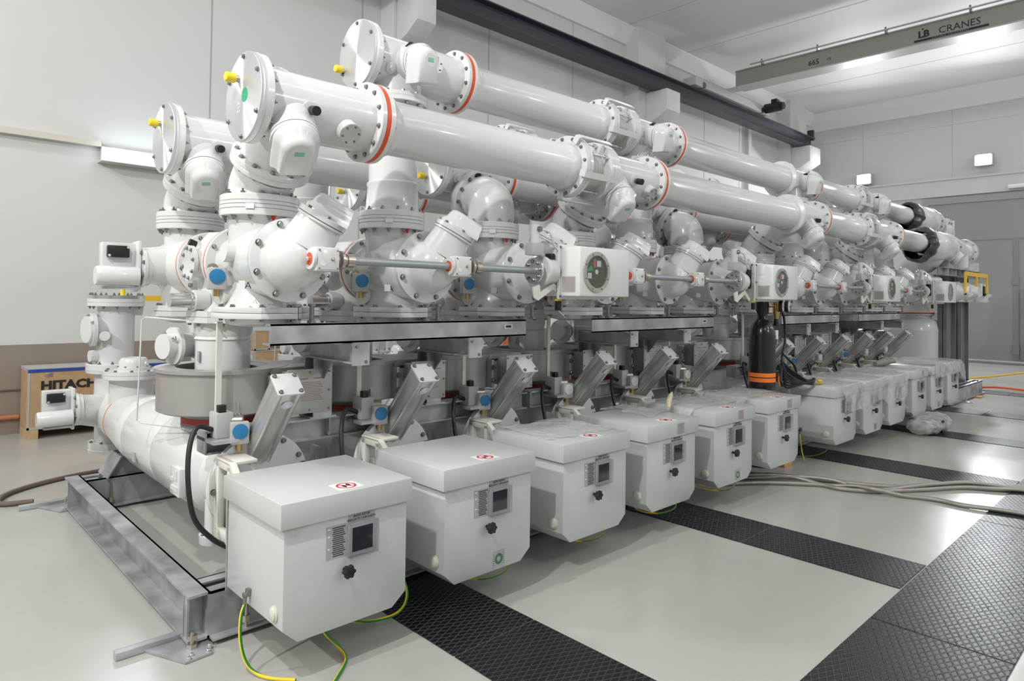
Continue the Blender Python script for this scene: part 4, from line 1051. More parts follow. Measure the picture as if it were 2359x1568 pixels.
# small bracketed gas fittings carrying the lower gauges
def fitting():
    x, y = 1.57, 3.66
    t = thing('gas_fitting', (x-0.2, y, 0.86), None, 'gas fitting', 'gas fittings with white tubes beside the lower gauges')
    MB().box(x-0.24, x-0.15, y-0.03, y+0.08, 0.885, 1.02, 0.006).build('valve_block', GAUGEC, t)
    MB().cyl((x-0.15, y, 0.965), (x-0.10, y-0.03, 0.965), 0.035, n=20).build('valve_body', NICK, t)
    MB().box(x-0.225, x-0.185, y-0.02, y+0.02, 1.02, 1.06, 0.004).build('valve_cap', BLACK, t)
    MB().box(x-0.205, x-0.175, y+0.085, y+0.10, 0.88, 1.50).build('support_strap', CREAM, t)
    MB().box(x-0.275, x-0.14, y-0.09, y+0.16, 0.868, 0.885).build('shelf', GALV, t)
    MB().tube([(x-0.24, y+0.02, 0.93), (x-0.32, y+0.02, 0.95), (x-0.37, y-0.02, 0.85), (x-0.39, y-0.08, 0.68), (x-0.37, y-0.12, 0.52), (x-0.30, y-0.16, 0.42), (x-0.22, y-0.2, 0.36)], 0.013, 12, 8).build('black_hose', RUB, t)
    MB().tube([(x-0.10, 3.98, 1.48), (x-0.33, 4.6, 1.50), (x-0.345, 4.62, 1.48), (x-0.36, 4.62, 0.86), (x-0.34, 4.60, 0.845), (x-0.20, 4.1, 0.86)], 0.005, 8).build('white_tube', WHITE, t)
    return t
ft = fitting(); ft['label'] = 'nearest gas fitting with black hose and white strap before the first transformer'
for i in range(1, 12): dup(ft, XP[i]-1.57, '%s gas fitting from the left with black hose' % ORDW[i])

# ------------------------------------------------------------------ busbars
def shell_path(b, pts, r0, r1, n=44):
    rr = [r0+(r1-r0)*k/(len(pts)*6-6) for k in range(len(pts)*6)]
    P = catmull([Vector(p) for p in pts], 6)
    rr = [r0+(r1-r0)*k/(len(P)-1) for k in range(len(P))]
    b.tube(P, rr, n)
    return b
def tee(x, y, z, xl, xr, kind, plate, label, plug=(0.055, 0.095), ring=True, pole=3.70, green=False, leftflange=True, hdx=-0.2, group='white busbar tees with bolted hand hole covers', detail=True):
    t = thing('busbar_tee', (x, y, z-0.2), label, 'busbar tee', group)
    R = 0.163
    b = MB()
    b.lathe((xl+0.04, y, z), (1, 0, 0), [(0, R), (xr-xl-0.06, R)], 56)
    if kind == 'front':
        ry, rz, n_ = pole-0.13, 2.37, V(0, -0.62, 0.785)
        shell_path(b, [(x, ry, rz), (x, ry-0.06, rz+0.08), (x, ry-0.2, rz+0.16), (x, y, z)], 0.172, 0.158)
    elif kind == 'back':
        ry, rz, n_ = pole+0.17, 2.40, V(0, 0.93, 0.36)
        shell_path(b, [(x, ry, rz), (x, ry+0.04, rz+0.05), (x, ry+0.09, rz+0.14), (x, y, z)], 0.172, 0.158)
    else:
        ry, rz, n_ = pole, z-0.25, V(0, 0, 1)
        b.cyl((x, y, z), (x, y, z-0.24), 0.16, 0.17)
    # bosses
    hd = {'front': V(-0.12, -0.62, -0.78), 'back': V(-0.1, 0.5, 0.85), 'up': V(0.02, -1, -0.18)}[kind].normalized()
    hx = x + hdx if kind != 'up' else x + 0.0
    hp = V(hx, y, z)
    b.lathe(hp, hd, [(0, 0.12), (0.235, 0.108)], 40)
    vd = V(-0.05, -0.95, -0.25) if kind != 'up' else V(-0.05, -0.97, 0.25)
    vx = x - 0.05 if kind != 'up' else x-0.03
    b.lathe((vx, y, z), vd, [(0, 0.05), (0.175, 0.042), (0.178, 0.03)], 24)
    dd = V(0.05, -0.8, -0.6) if kind != 'up' else V(0.1, -1, 0.0)
    dx_ = x+0.15
    b.lathe((dx_, y, z), dd, [(0, 0.062), (0.20, 0.056)], 28)
    b.lathe((xl+0.16, y, z), (0, -0.8, -0.45), [(0, 0.04), (0.172, 0.036)], 24)
    b.build('housing', WHITE, t)
    # tilted / vertical joint
    flangepair(t, (x, ry, rz), n_, 0.212, 0.026, WHITE, 0.006, 12 if detail else 8, 0.012, WHITE, 0.2, sealname='gasket')
    # hand hole with hood
    p = hp + hd*0.235
    MB().lathe(p, hd, [(0, 0.118), (0.014, 0.118)], 40).build('port_flange', WHITE, t)
    MB().lathe(p + hd*0.014, hd, [(0, 0.112), (0.004, 0.112)], 40).build('gasket', BLACK, t)
    MB().lathe(p + hd*0.018, hd, [(0, 0.117), (0.020, 0.117)], 40).build('cap_flange', WHITE, t)
    bolts(t, p + hd*0.038, hd, 0.10, 6 if kind != 'up' else 5, 0.010, 0.4)
    hood(t, p + hd*0.035, hd, V(0.1, 0.1, -1))
    vv = vd.normalized()
    MB().lathe(V(vx, y, z)+vv*0.178, vv, [(0, 0.02), (0.02, 0.02)], 16).build('valve_neck', STEEL, t)
    MB().lathe(V(vx, y, z)+vv*0.198, vv, [(0, 0.023), (0.045, 0.023)], 18).build('valve_cap', BLACK, t)
    d2 = dd.normalized()
    MB().lathe(V(dx_, y, z)+d2*0.20, d2, [(0, 0.057), (0.010, 0.057)], 30).build('port_cover', SILVER, t)
    bolts(t, V(dx_, y, z)+d2*0.21, d2, 0.045, 6, 0.005, 0.3)
    e2 = V(0, -0.8, -0.45).normalized()
    MB().lathe(V(xl+0.16, y, z)+e2*0.172, e2, [(0, 0.037), (0.003, 0.03)], 22).lathe(V(xl+0.16, y, z)+e2*0.172, e2, [(0, 0.017), (0.016, 0.017)], 6).build('hex_plug', WHITE, t)
    # right end flange with seal
    flangepair(t, (xr, y, z), (1, 0, 0), 0.213, 0.030, ORG if ring else WHITE, 0.026, 12, 0.011, WHITE, 0.25)
    bolt(t, (xr-0.038, y-0.13, z+0.13), (-1, 0, 0), 0.011, REDC)
    if plate:
        MB().lathe((xl+0.03, y, z), (1, 0, 0), [(0, 0.209), (0.003, 0.213), (0.032, 0.213), (0.036, 0.209)], 60).build('end_flange', WHITE, t)
        e = MB().lathe((xl+0.03, y, z), (-1, 0, 0), [(0, 0.212), (0.026, 0.212), (0.030, 0.209)], 72).build('end_plate', DISC, t)
        bolts(t, (xl, y, z), (-1, 0, 0), 0.190, 6, 0.010, 0.5)
        bolts(t, (xl+0.066, y, z), (1, 0, 0), 0.190, 12, 0.010, 0.25, True)
        py, pz = y+plug[0], z+plug[1]
        MB().cyl((xl, py, pz), (xl-0.018, py, pz), 0.017, n=16).build('plug_base', NICK, t)
        MB().lathe((xl-0.018, py, pz), (-1, 0, 0), [(0, 0.021), (0.004, 0.0235), (0.042, 0.0235), (0.046, 0.02)], 18).build('yellow_plug', YEL, t)
        if green:
            MB().lathe((xl, y-0.02, z+0.005), (-1, 0, 0), [(0, 0.035), (0.0008, 0.035)], 30).build('green_sticker', GREEN, e)
            text('D-L\n11-7\nR-4', 0.02, (xl-0.001, y+0.05, z-0.045), (0, -1, 0), (0, 0, 1), PAPER, e, 'chalk_mark')
    elif leftflange:
        MB().lathe((xl+0.0, y, z), (1, 0, 0), [(0, 0.209), (0.003, 0.213), (0.036, 0.213), (0.040, 0.209)], 56).build('left_flange', WHITE, t)
        bolts(t, (xl+0.04, y, z), (1, 0, 0), 0.190, 10, 0.010, 0.25)
    return t
def tubeseg(x0, x1, y, z, label, group, m=WHITE, lf=True, rf=True):
    b = MB()
    prof = [(0, 0.172), (0.05, 0.172), (0.085, 0.1535), (0.09, 0.1505)] if lf else [(0, 0.150)]
    L = x1-x0
    prof += [(L-0.09, 0.1505), (L-0.085, 0.1535), (L-0.05, 0.165), (L, 0.165)] if rf else [(L, 0.150)]
    b.lathe((x0, y, z), (1, 0, 0), prof, 72)
    o = b.build('busbar_tube', m)
    return tag(o, label, 'busbar tube', group)
def bellows(x0, x1, y, z, label):
    t = thing('busbar_bellows', ((x0+x1)/2, y, z-0.2), label, 'bellows', 'bellows joints in the busbars')
    MB().lathe((x0, y, z), (1, 0, 0), [(0, 0.213), (0.034, 0.216), (0.036, 0.205), (0.038, 0.216), (0.066, 0.216)], 60).build('left_flange', WHITE, t)
    MB().lathe((x1-0.062, y, z), (1, 0, 0), [(0, 0.213), (0.03, 0.213), (0.032, 0.205), (0.034, 0.213), (0.062, 0.213)], 60).build('right_flange', WHITE, t)
    L = x1-x0-0.12
    pr = []
    n = 7
    for k in range(n*6+1):
        pr.append((L*k/(n*6), 0.137 + 0.006*math.cos(2*PI*k/6)))
    MB().lathe((x0+0.06, y, z), (1, 0, 0), pr, 56).build('corrugated_sleeve', mat('matt_bellows_metal', (0.60, 0.60, 0.58), 0.45, 0.3), t)
    bolts(t, (x0, y, z), (-1, 0, 0), 0.192, 12, 0.011, 0.1)
    for k in range(8):
        a = 2*PI*k/8 + 0.35
        c = V(0, math.cos(a)*0.187, math.sin(a)*0.187) + V(0, y, z)
        MB().cyl(V(x0+0.064, 0, 0)+c, V(x1-0.062, 0, 0)+c, 0.0065, n=10).cyl(V(x0+0.064, 0, 0)+c, V(x0+0.10, 0, 0)+c, 0.014, n=6).cyl(V(x1-0.10, 0, 0)+c, V(x1-0.062, 0, 0)+c, 0.014, n=6).build('tie_rod', SILVER, t)
    for k in range(5):
        a = 2*PI*k/5 + 1.0
        d = V(0, math.cos(a), math.sin(a)); e = V(0, -math.sin(a), math.cos(a))
        b = MB()
        b.prism([(-0.03, 0.185), (-0.03, 0.235), (0.0, 0.245), (x1-x0-0.01, 0.245), (x1-x0-0.01, 0.237), (0.0, 0.237), (-0.022, 0.228), (-0.022, 0.185)], V(x0, y, z)-e*0.022, (1, 0, 0), d, e, 0.044)
        b.build('earth_strap', WHITE, t)
    return t
GA = 'straight sections of the white busbars'
# front lower busbar
yA, zA = 3.17, 2.585
tee(1.57, yA, zA, 1.25, 1.93, 'front', True, 'nearest busbar tee, big polished end plate with green sticker and yellow plug', hdx=-0.10, green=True)
tubeseg(1.968, 3.52, yA, zA, 'front lower busbar tube, nearest section, right of the first tee', GA)
bellows(3.52, 3.86, yA, zA, 'bellows joint of the front lower busbar, nearest the camera')
tee(4.19, yA, zA, 3.86, 4.50, 'front', False, 'front busbar tee above the nearest drive box, beside the bellows')
tubeseg(4.538, 7.06, yA, zA, 'front lower busbar tube, long middle section ending near the gas cylinder', GA)
tee(7.45, yA, zA, 7.06, 7.76, 'front', False, 'front busbar tee above the second drive box', hdx=-0.05)
tubeseg(7.80, 9.05, yA, zA, 'front lower busbar tube between third tee and far bellows', GA)
bellows(9.05, 9.38, yA, zA, 'far bellows joint of the front lower busbar')
tee(10.0, yA, zA, 9.38, 10.32, 'front', False, 'farthest front busbar tee, before the shiny tube with black wrapping', hdx=-0.1)
tubeseg(10.36, 12.2, yA, zA, 'front lower busbar tube, shiny last section leading into black film', GA)
# upper busbar
yB, zB = 3.68, 3.155
tee(2.44, yB, zB, 2.15, 2.93, 'up', True, 'upper busbar tee with polished end plate, topmost at the left end', plug=(0.15, -0.07), pole=3.68)
tubeseg(2.968, 4.48, yB, zB, 'upper busbar tube, nearest section, right of the topmost end plate', GA)
bellows(4.48, 4.82, yB, zB, 'bellows joint of the upper busbar, nearest the camera')
tee(5.07, yB, zB, 4.82, 5.57, 'up', False, 'upper busbar tee beside the first upper bellows', pole=3.68)
tubeseg(5.608, 8.02, yB, zB, 'upper busbar tube, long middle section against the wall', GA)
tee(8.33, yB, zB, 8.02, 8.80, 'up', False, 'second upper busbar tee, above the far front tee', pole=3.68)
tubeseg(8.838, 10.3, yB, zB, 'upper busbar tube below the left floodlight', GA)
bellows(10.3, 10.62, yB, zB, 'far bellows joint of the upper busbar')
tee(10.85, yB, zB, 10.62, 11.4, 'up', False, 'farthest upper busbar tee, before the wrapped joint', pole=3.68)
tubeseg(11.44, 13.2, yB, zB, 'upper busbar tube, shiny last section leading into black film', GA)
# front rear-leaning busbar
yC, zC = 4.0, 2.61
tee(3.30, yC, zC, 2.95, 3.64, 'back', True, 'low busbar tee with end plate seen right of the tall pole', plug=(0.03, -0.07))
tubeseg(3.68, 5.55, yC, zC, 'low inner busbar tube, nearest section, beneath the front tube', GA)
tee(5.94, yC, zC, 5.55, 6.30, 'back', False, 'inner busbar tee above the sixth housing')
tubeseg(6.34, 8.75, yC, zC, 'low inner busbar tube, middle section', GA)
tee(9.15, yC, zC, 8.75, 9.5, 'back', False, 'inner busbar tee above the ninth housing')
tubeseg(9.54, 12.4, yC, zC, 'low inner busbar tube, far section', GA)
# second busbar system at the back
yD, zD = 4.37, 2.585
tee(1.57, yD, zD, 1.25, 1.93, 'front', True, 'left rear busbar tee, its polished end plate over the wall lamp', pole=4.83, hdx=-0.10)
tubeseg(1.968, 3.9, yD, zD, 'rear lower busbar tube, nearest section, behind the tall pole', GA)
tee(4.19, yD, zD, 3.9, 4.52, 'front', False, 'rear busbar tee with dark red seal under the inner tube', pole=4.83)
tubeseg(4.56, 7.06, yD, zD, 'rear lower busbar tube, middle section', GA)
tee(7.45, yD, zD, 7.06, 7.76, 'front', False, 'rear busbar tee behind the second drive box', pole=4.83)
tubeseg(7.80, 12.0, yD, zD, 'rear lower busbar tube, far section', GA)
yE, zE = 4.90, 3.155
tee(2.44, yE, zE, 2.15, 2.93, 'up', True, 'rear upper busbar tee, only its rim peeking over the front tee', pole=4.83)
tubeseg(2.968, 4.48, yE, zE, 'rear upper busbar tube, hidden behind the front tube', GA)
bellows(4.48, 4.82, yE, zE, 'rear upper bellows joint peeking above the front tube')
tee(5.07, yE, zE, 4.82, 5.57, 'up', False, 'rear upper busbar tee behind the upper bellows', pole=4.83)
tubeseg(5.608, 7.6, yE, zE, 'rear upper busbar tube, second section', GA)
tee(8.0, yE, zE, 7.6, 8.45, 'up', False, 'rear upper busbar tee whose flanges show above the long front tube', pole=4.83)
tubeseg(8.49, 12.0, yE, zE, 'rear upper busbar tube, far section', GA)
yF, zF = 5.16, 2.60
tee(3.30, yF, zF, 2.95, 3.64, 'back', True, 'rear low busbar tee with end plate seen left of the tall pole', plug=(0.06, -0.05), pole=4.83)
tubeseg(3.68, 12.2, yF, zF, 'rear low busbar tube running along the back', GA)

# poles between disconnectors and busbars
def pole(kind, x, y, label, far=False):
    t = thing('pole_elbow', (x, y, 2.19), label, 'pole', 'white poles and elbows carrying the busbars')
    b = MB()
    if kind == 'front':
        shell_path(b, [(x, y, 2.192), (x, y-0.005, 2.25), (x, y-0.05, 2.30), (x, y-0.115, 2.352)], 0.172, 0.168)
        b.lathe((x, y, 2.191), (0, 0, 1), [(0, 0.178), (0.05, 0.165), (0.15, 0.13)], 44)
    elif kind == 'back':
        shell_path(b, [(x, y, 2.192), (x, y-0.01, 2.28), (x, y+0.01, 2.35), (x, y+0.08, 2.39), (x, y+0.145, 2.395)], 0.176, 0.165)
    else:
        b.lathe((x, y, 2.191), (0, 0, 1), [(0, 0.182), (0.03, 0.172), (0.16, 0.163), (0.17, 0.168), (0.185, 0.168), (0.195, 0.157), (0.695, 0.157)], 56)
    b.build('shell', WHITE, t)
    return t
for i in range(12):
    k = ('front', 'up', 'back')[i % 3]
    n1 = {'front': 'forward leaning', 'up': 'tall vertical', 'back': 'backward leaning'}[k]
    pole(k, XP[i], 3.70 if k != 'up' else 3.69, '%s %s front pole from the left, above the %s housing' % (ORDW[i//3], n1, ORDW[i]))
    if i != 7: pole(k, XP[i], 4.83, '%s %s rear pole, behind the %s housing' % (ORDW[i//3], n1, ORDW[i]))
    else: pole(k, 8.0, 4.83, 'third tall vertical rear pole, behind the eighth housing')

# ------------------------------------------------------------------ steelwork
def ibeam(b, p0, p1, h, w, tf=0.010, tw=0.008):
    """I section from p0 to p1 (axis along x or y), top centre line given"""
    p0 = Vector(p0); p1 = Vector(p1)
    if abs(p1.x-p0.x) > abs(p1.y-p0.y):
        xa, xb = sorted((p0.x, p1.x)); y, z = p0.y, p0.z
        b.box(xa, xb, y-w/2, y+w/2, z-tf, z).box(xa, xb, y-w/2, y+w/2, z-h, z-h+tf).box(xa, xb, y-tw/2, y+tw/2, z-h+tf, z-tf)
    else:
        ya, yb = sorted((p0.y, p1.y)); x, z = p0.x, p0.z
        b.box(x-w/2, x+w/2, ya, yb, z-tf, z).box(x-w/2, x+w/2, ya, yb, z-h, z-h+tf).box(x-tw/2, x+tw/2, ya, yb, z-h+tf, z-tf)
    return b
GS = 'galvanised support beams under the disconnectors'
for (a, c), l in zip(((1.50, 3.36), (4.09, 5.94), (7.43, 9.1), (9.8, 11.55)), ('nearest galvanised support beam with small white tag, under the first three housings', 'second galvanised support beam, blotchy, under the middle housings', 'third galvanised support beam, right of the gas cylinder', 'farthest galvanised support beam before the white tank')):
    t = thing('support_beam', ((a+c)/2, 3.40, 1.385), l, 'beam', GS)
    b = MB()
    b.box(a, c, 3.372, 3.380, 1.385, 1.497).box(a, c, 3.372, 3.47, 1.487, 1.497).box(a, c, 3.372, 3.47, 1.385, 1.395)
    b.build('channel', GALV, t)
    ep(c-0.17, 3.3715, 1.452, (1, 0, 0), (0, 0, 1), 0.075, 0.030, PAPER, t, 'tag', 0.0015)
    MB().box(c-0.195, c-0.145, 3.3690, 3.3700, 1.445, 1.459).build('tag_text', INK, t)
pp = [1.97, 2.80, 4.50, 5.30, 7.9, 8.75, 10.4, 11.3]
for k, x in enumerate(pp):
    t = thing('support_post', (x, 3.75, 0.92), '%s galvanised support post from the left with bracket arm pointing forward' % ORDW[k], 'post', 'galvanised posts with bracket arms')
    b = MB(); b.box(x-0.06, x+0.06, 3.69, 3.70, 0.925, 1.272).box(x-0.06, x+0.06, 3.80, 3.81, 0.925, 1.272).box(x-0.005, x+0.005, 3.70, 3.80, 0.925, 1.272)
    b.box(x-0.08, x+0.08, 3.67, 3.83, 0.92, 0.93)
    b.prism([(3.69, 1.27), (3.69, 1.15), (3.58, 1.27)], (x-0.005, 0, 0), (0, 1, 0), (0, 0, 1), (1, 0, 0), 0.01)
    b.build('post', GALV, t)
    b = MB(); ibeam(b, (x, 3.275, 1.382), (x, 3.86, 1.382), 0.11, 0.085); b.build('arm', GALV, t)
    MB().box(x-0.052, x+0.052, 3.262, 3.274, 1.265, 1.392).build('end_plate', GALV, t)
    bolt(t, (x-0.03, 3.262, 1.37), (0, -1, 0), 0.008); bolt(t, (x+0.03, 3.262, 1.285), (0, -1, 0), 0.008)
for (a, c), l in zip(((1.30, 3.70), (3.74, 6.40), (7.0, 9.55), (9.6, 12.2)), ('nearest galvanised longitudinal beam, behind the first spring cylinders', 'second galvanised longitudinal beam', 'third galvanised longitudinal beam, past the gas cylinder', 'farthest galvanised longitudinal beam')):
    t = thing('longitudinal_beam', ((a+c)/2, 3.75, 0.80), l, 'beam', 'galvanised longitudinal beams under the posts')
    b = MB(); ibeam(b, (a, 3.75, 0.92), (c, 3.75, 0.92), 0.125, 0.12); b.build('beam', GALV, t)
    MB().box(a-0.005, a+0.004, 3.69, 3.81, 0.80, 0.918).build('end_plate', GALV, t)
    b = MB()
    for q in (0.3, 0.7): b.box(a+(c-a)*q-0.004, a+(c-a)*q+0.004, 3.69, 3.81, 0.81, 0.91)
    b.build('stiffener', GALV, t)
def base_frame(x0, x1, label, yf=3.30, yb=6.06):
    t = thing('base_frame', ((x0+x1)/2, (yf+yb)/2, 0), label, 'base frame', 'galvanised base frames on the floor')
    for s_, xo in ((1, x0), (-1, x1)):
        # channel opening outwards
        b = MB()
        b.box(min(xo+s_*0.088, xo+s_*0.098), max(xo+s_*0.088, xo+s_*0.098), yf, yb, 0.022, 0.240)
        b.box(min(xo, xo+s_*0.098), max(xo, xo+s_*0.098), yf, yb, 0.228, 0.240).box(min(xo, xo+s_*0.098), max(xo, xo+s_*0.098), yf, yb, 0.022, 0.034)
        b.build('side_channel', GALV, t)
        for y in (yf+0.07, yb-0.12): MB().box(min(xo+s_*0.002, xo+s_*0.088), max(xo+s_*0.002, xo+s_*0.088), y, y+0.012, 0.034, 0.228).build('end_stiffener', GALV, t)
        MB().box(min(xo+s_*0.005, xo+s_*0.015), max(xo+s_*0.005, xo+s_*0.015), yf+0.03, yf+0.082, 0.034, 0.228).build('cover_plate', GALV, t)
    for y, nm_ in ((yf+0.10, 'front_rail'), (yb-0.10, 'rear_rail')):
        b = MB()
        for yy in (y-0.095, y+0.095):
            b.box(x0+0.098, x1-0.098, yy-0.005, yy+0.005, 0.03, 0.235)
        b.box(x0+0.098, x1-0.098, y-0.10, y-0.03, 0.225, 0.235).box(x0+0.098, x1-0.098, y+0.03, y+0.10, 0.225, 0.235).box(x0+0.098, x1-0.098, y-0.15, y-0.09, 0.022, 0.032)
        b.build(nm_, GALV, t)
        for xx in (x0+0.33, x1-0.33):
            MB().cyl((xx, y-0.025, 0.115), (xx, y+0.025, 0.115), 0.105, n=40).lathe((xx, y-0.035, 0.115), (0, 1, 0), [(0, 0.03), (0.07, 0.03)], 20).build('wheel', SILVER, t)
        for xx in (x0+0.20, x0+0.55, x1-0.3): bolt(t, (xx, y-0.07, 0.235), (0, 0, 1), 0.014, None, True)
        MB().cyl((x0+0.26, y-0.13, 0.03), (x0+0.26, y-0.13, 0.20), 0.009, n=10).lathe((x0+0.26, y-0.13, 0.06), (0, 0, 1), [(0, 0.02), (0.03, 0.02)], 6).build('jack_screw', NICK, t)
    return t
def foot(x, y, label):
    """floor bracket: triangular plate, flat bar and anchor bolt"""
    t = thing('floor_bracket', (x, y, 0), label, 'floor bracket', 'galvanised floor brackets at the frame corners')
    MB().prism([(-0.13, 0.12), (-0.02, -0.13), (0.10, -0.12), (0.13, 0.02), (0.05, 0.16)], (x, y, 0.002), (1, 0, 0), (0, 1, 0), (0, 0, 1), 0.010).build('plate', GALV, t)
    MB().box(x-0.24, x+0.12, y+0.10, y+0.145, 0.002, 0.036, 0.002).build('flat_bar', GALV, t)
    MB().cyl((x+0.045, y-0.02, 0.012), (x+0.045, y-0.02, 0.085), 0.010, n=12).lathe((x+0.045, y-0.02, 0.012), (0, 0, 1), [(0, 0.024), (0.02, 0.024)], 6).lathe((x+0.045, y-0.02, 0.05), (0, 0, 1), [(0, 0.022), (0.02, 0.022)], 6).build('anchor_bolt', NICK, t)
    for dx_, dy_ in ((0.0, -0.115), (0.02, -0.09), (0.09, -0.10), (0.11, -0.06)): bolt(t, (x+dx_, y+dy_, 0.012), (0, 0, 1), 0.009, SILVER)
    return t
base_frame(1.10, 3.70, 'nearest galvanised base frame, its long side channel fully open to view')
base_frame(3.76, 6.42, 'second galvanised base frame, under the middle cabinets')
base_frame(6.95, 9.55, 'third galvanised base frame, past the gas cylinder')
base_frame(9.62, 12.2, 'fourth galvanised base frame, behind the wrapped cabinets')
base_frame(12.42, 15.0, 'farthest galvanised base frame, reaching past the last cabinet', 2.98, 6.0)
foot(1.07, 3.30, 'floor bracket with flat bar, under the near corner of the open channel')
foot(1.08, 6.10, 'floor bracket with flat bar, at the far end of the open channel')
foot(13.3, 2.92, 'small floor bracket before the farthest base frame')
for i in range(12):
    x = XP[i]
    t = thing('tank_saddle', (x, 6.0, 0.235), '%s galvanised saddle under the rear of a breaker tank, from the left' % ORDW[i], 'saddle', 'galvanised saddles under the breaker tanks')
    b = MB(); b.prism([(-0.24, 0.235), (0.24, 0.235), (0.15, 0.37), (0.15, 0.40), (-0.15, 0.40), (-0.15, 0.37)], (x, 5.88, 0), (1, 0, 0), (0, 0, 1), (0, 1, 0), 0.008)
    b.prism([(-0.24, 0.235), (0.24, 0.235), (0.15, 0.37), (0.15, 0.40), (-0.15, 0.40), (-0.15, 0.37)], (x, 6.05, 0), (1, 0, 0), (0, 0, 1), (0, 1, 0), 0.008)
    b.prism([(-0.24, 0.235), (-0.15, 0.39), (-0.14, 0.39), (-0.23, 0.235)], (x, 5.82, 0), (1, 0, 0), (0, 0, 1), (0, 1, 0), 0.28)
    b.build('saddle_plate', GALV, t)
    MB().cyl((x, 5.97, 0.36), (x, 5.97, 0.44), 0.06).build('tank_foot', WHITE, t)

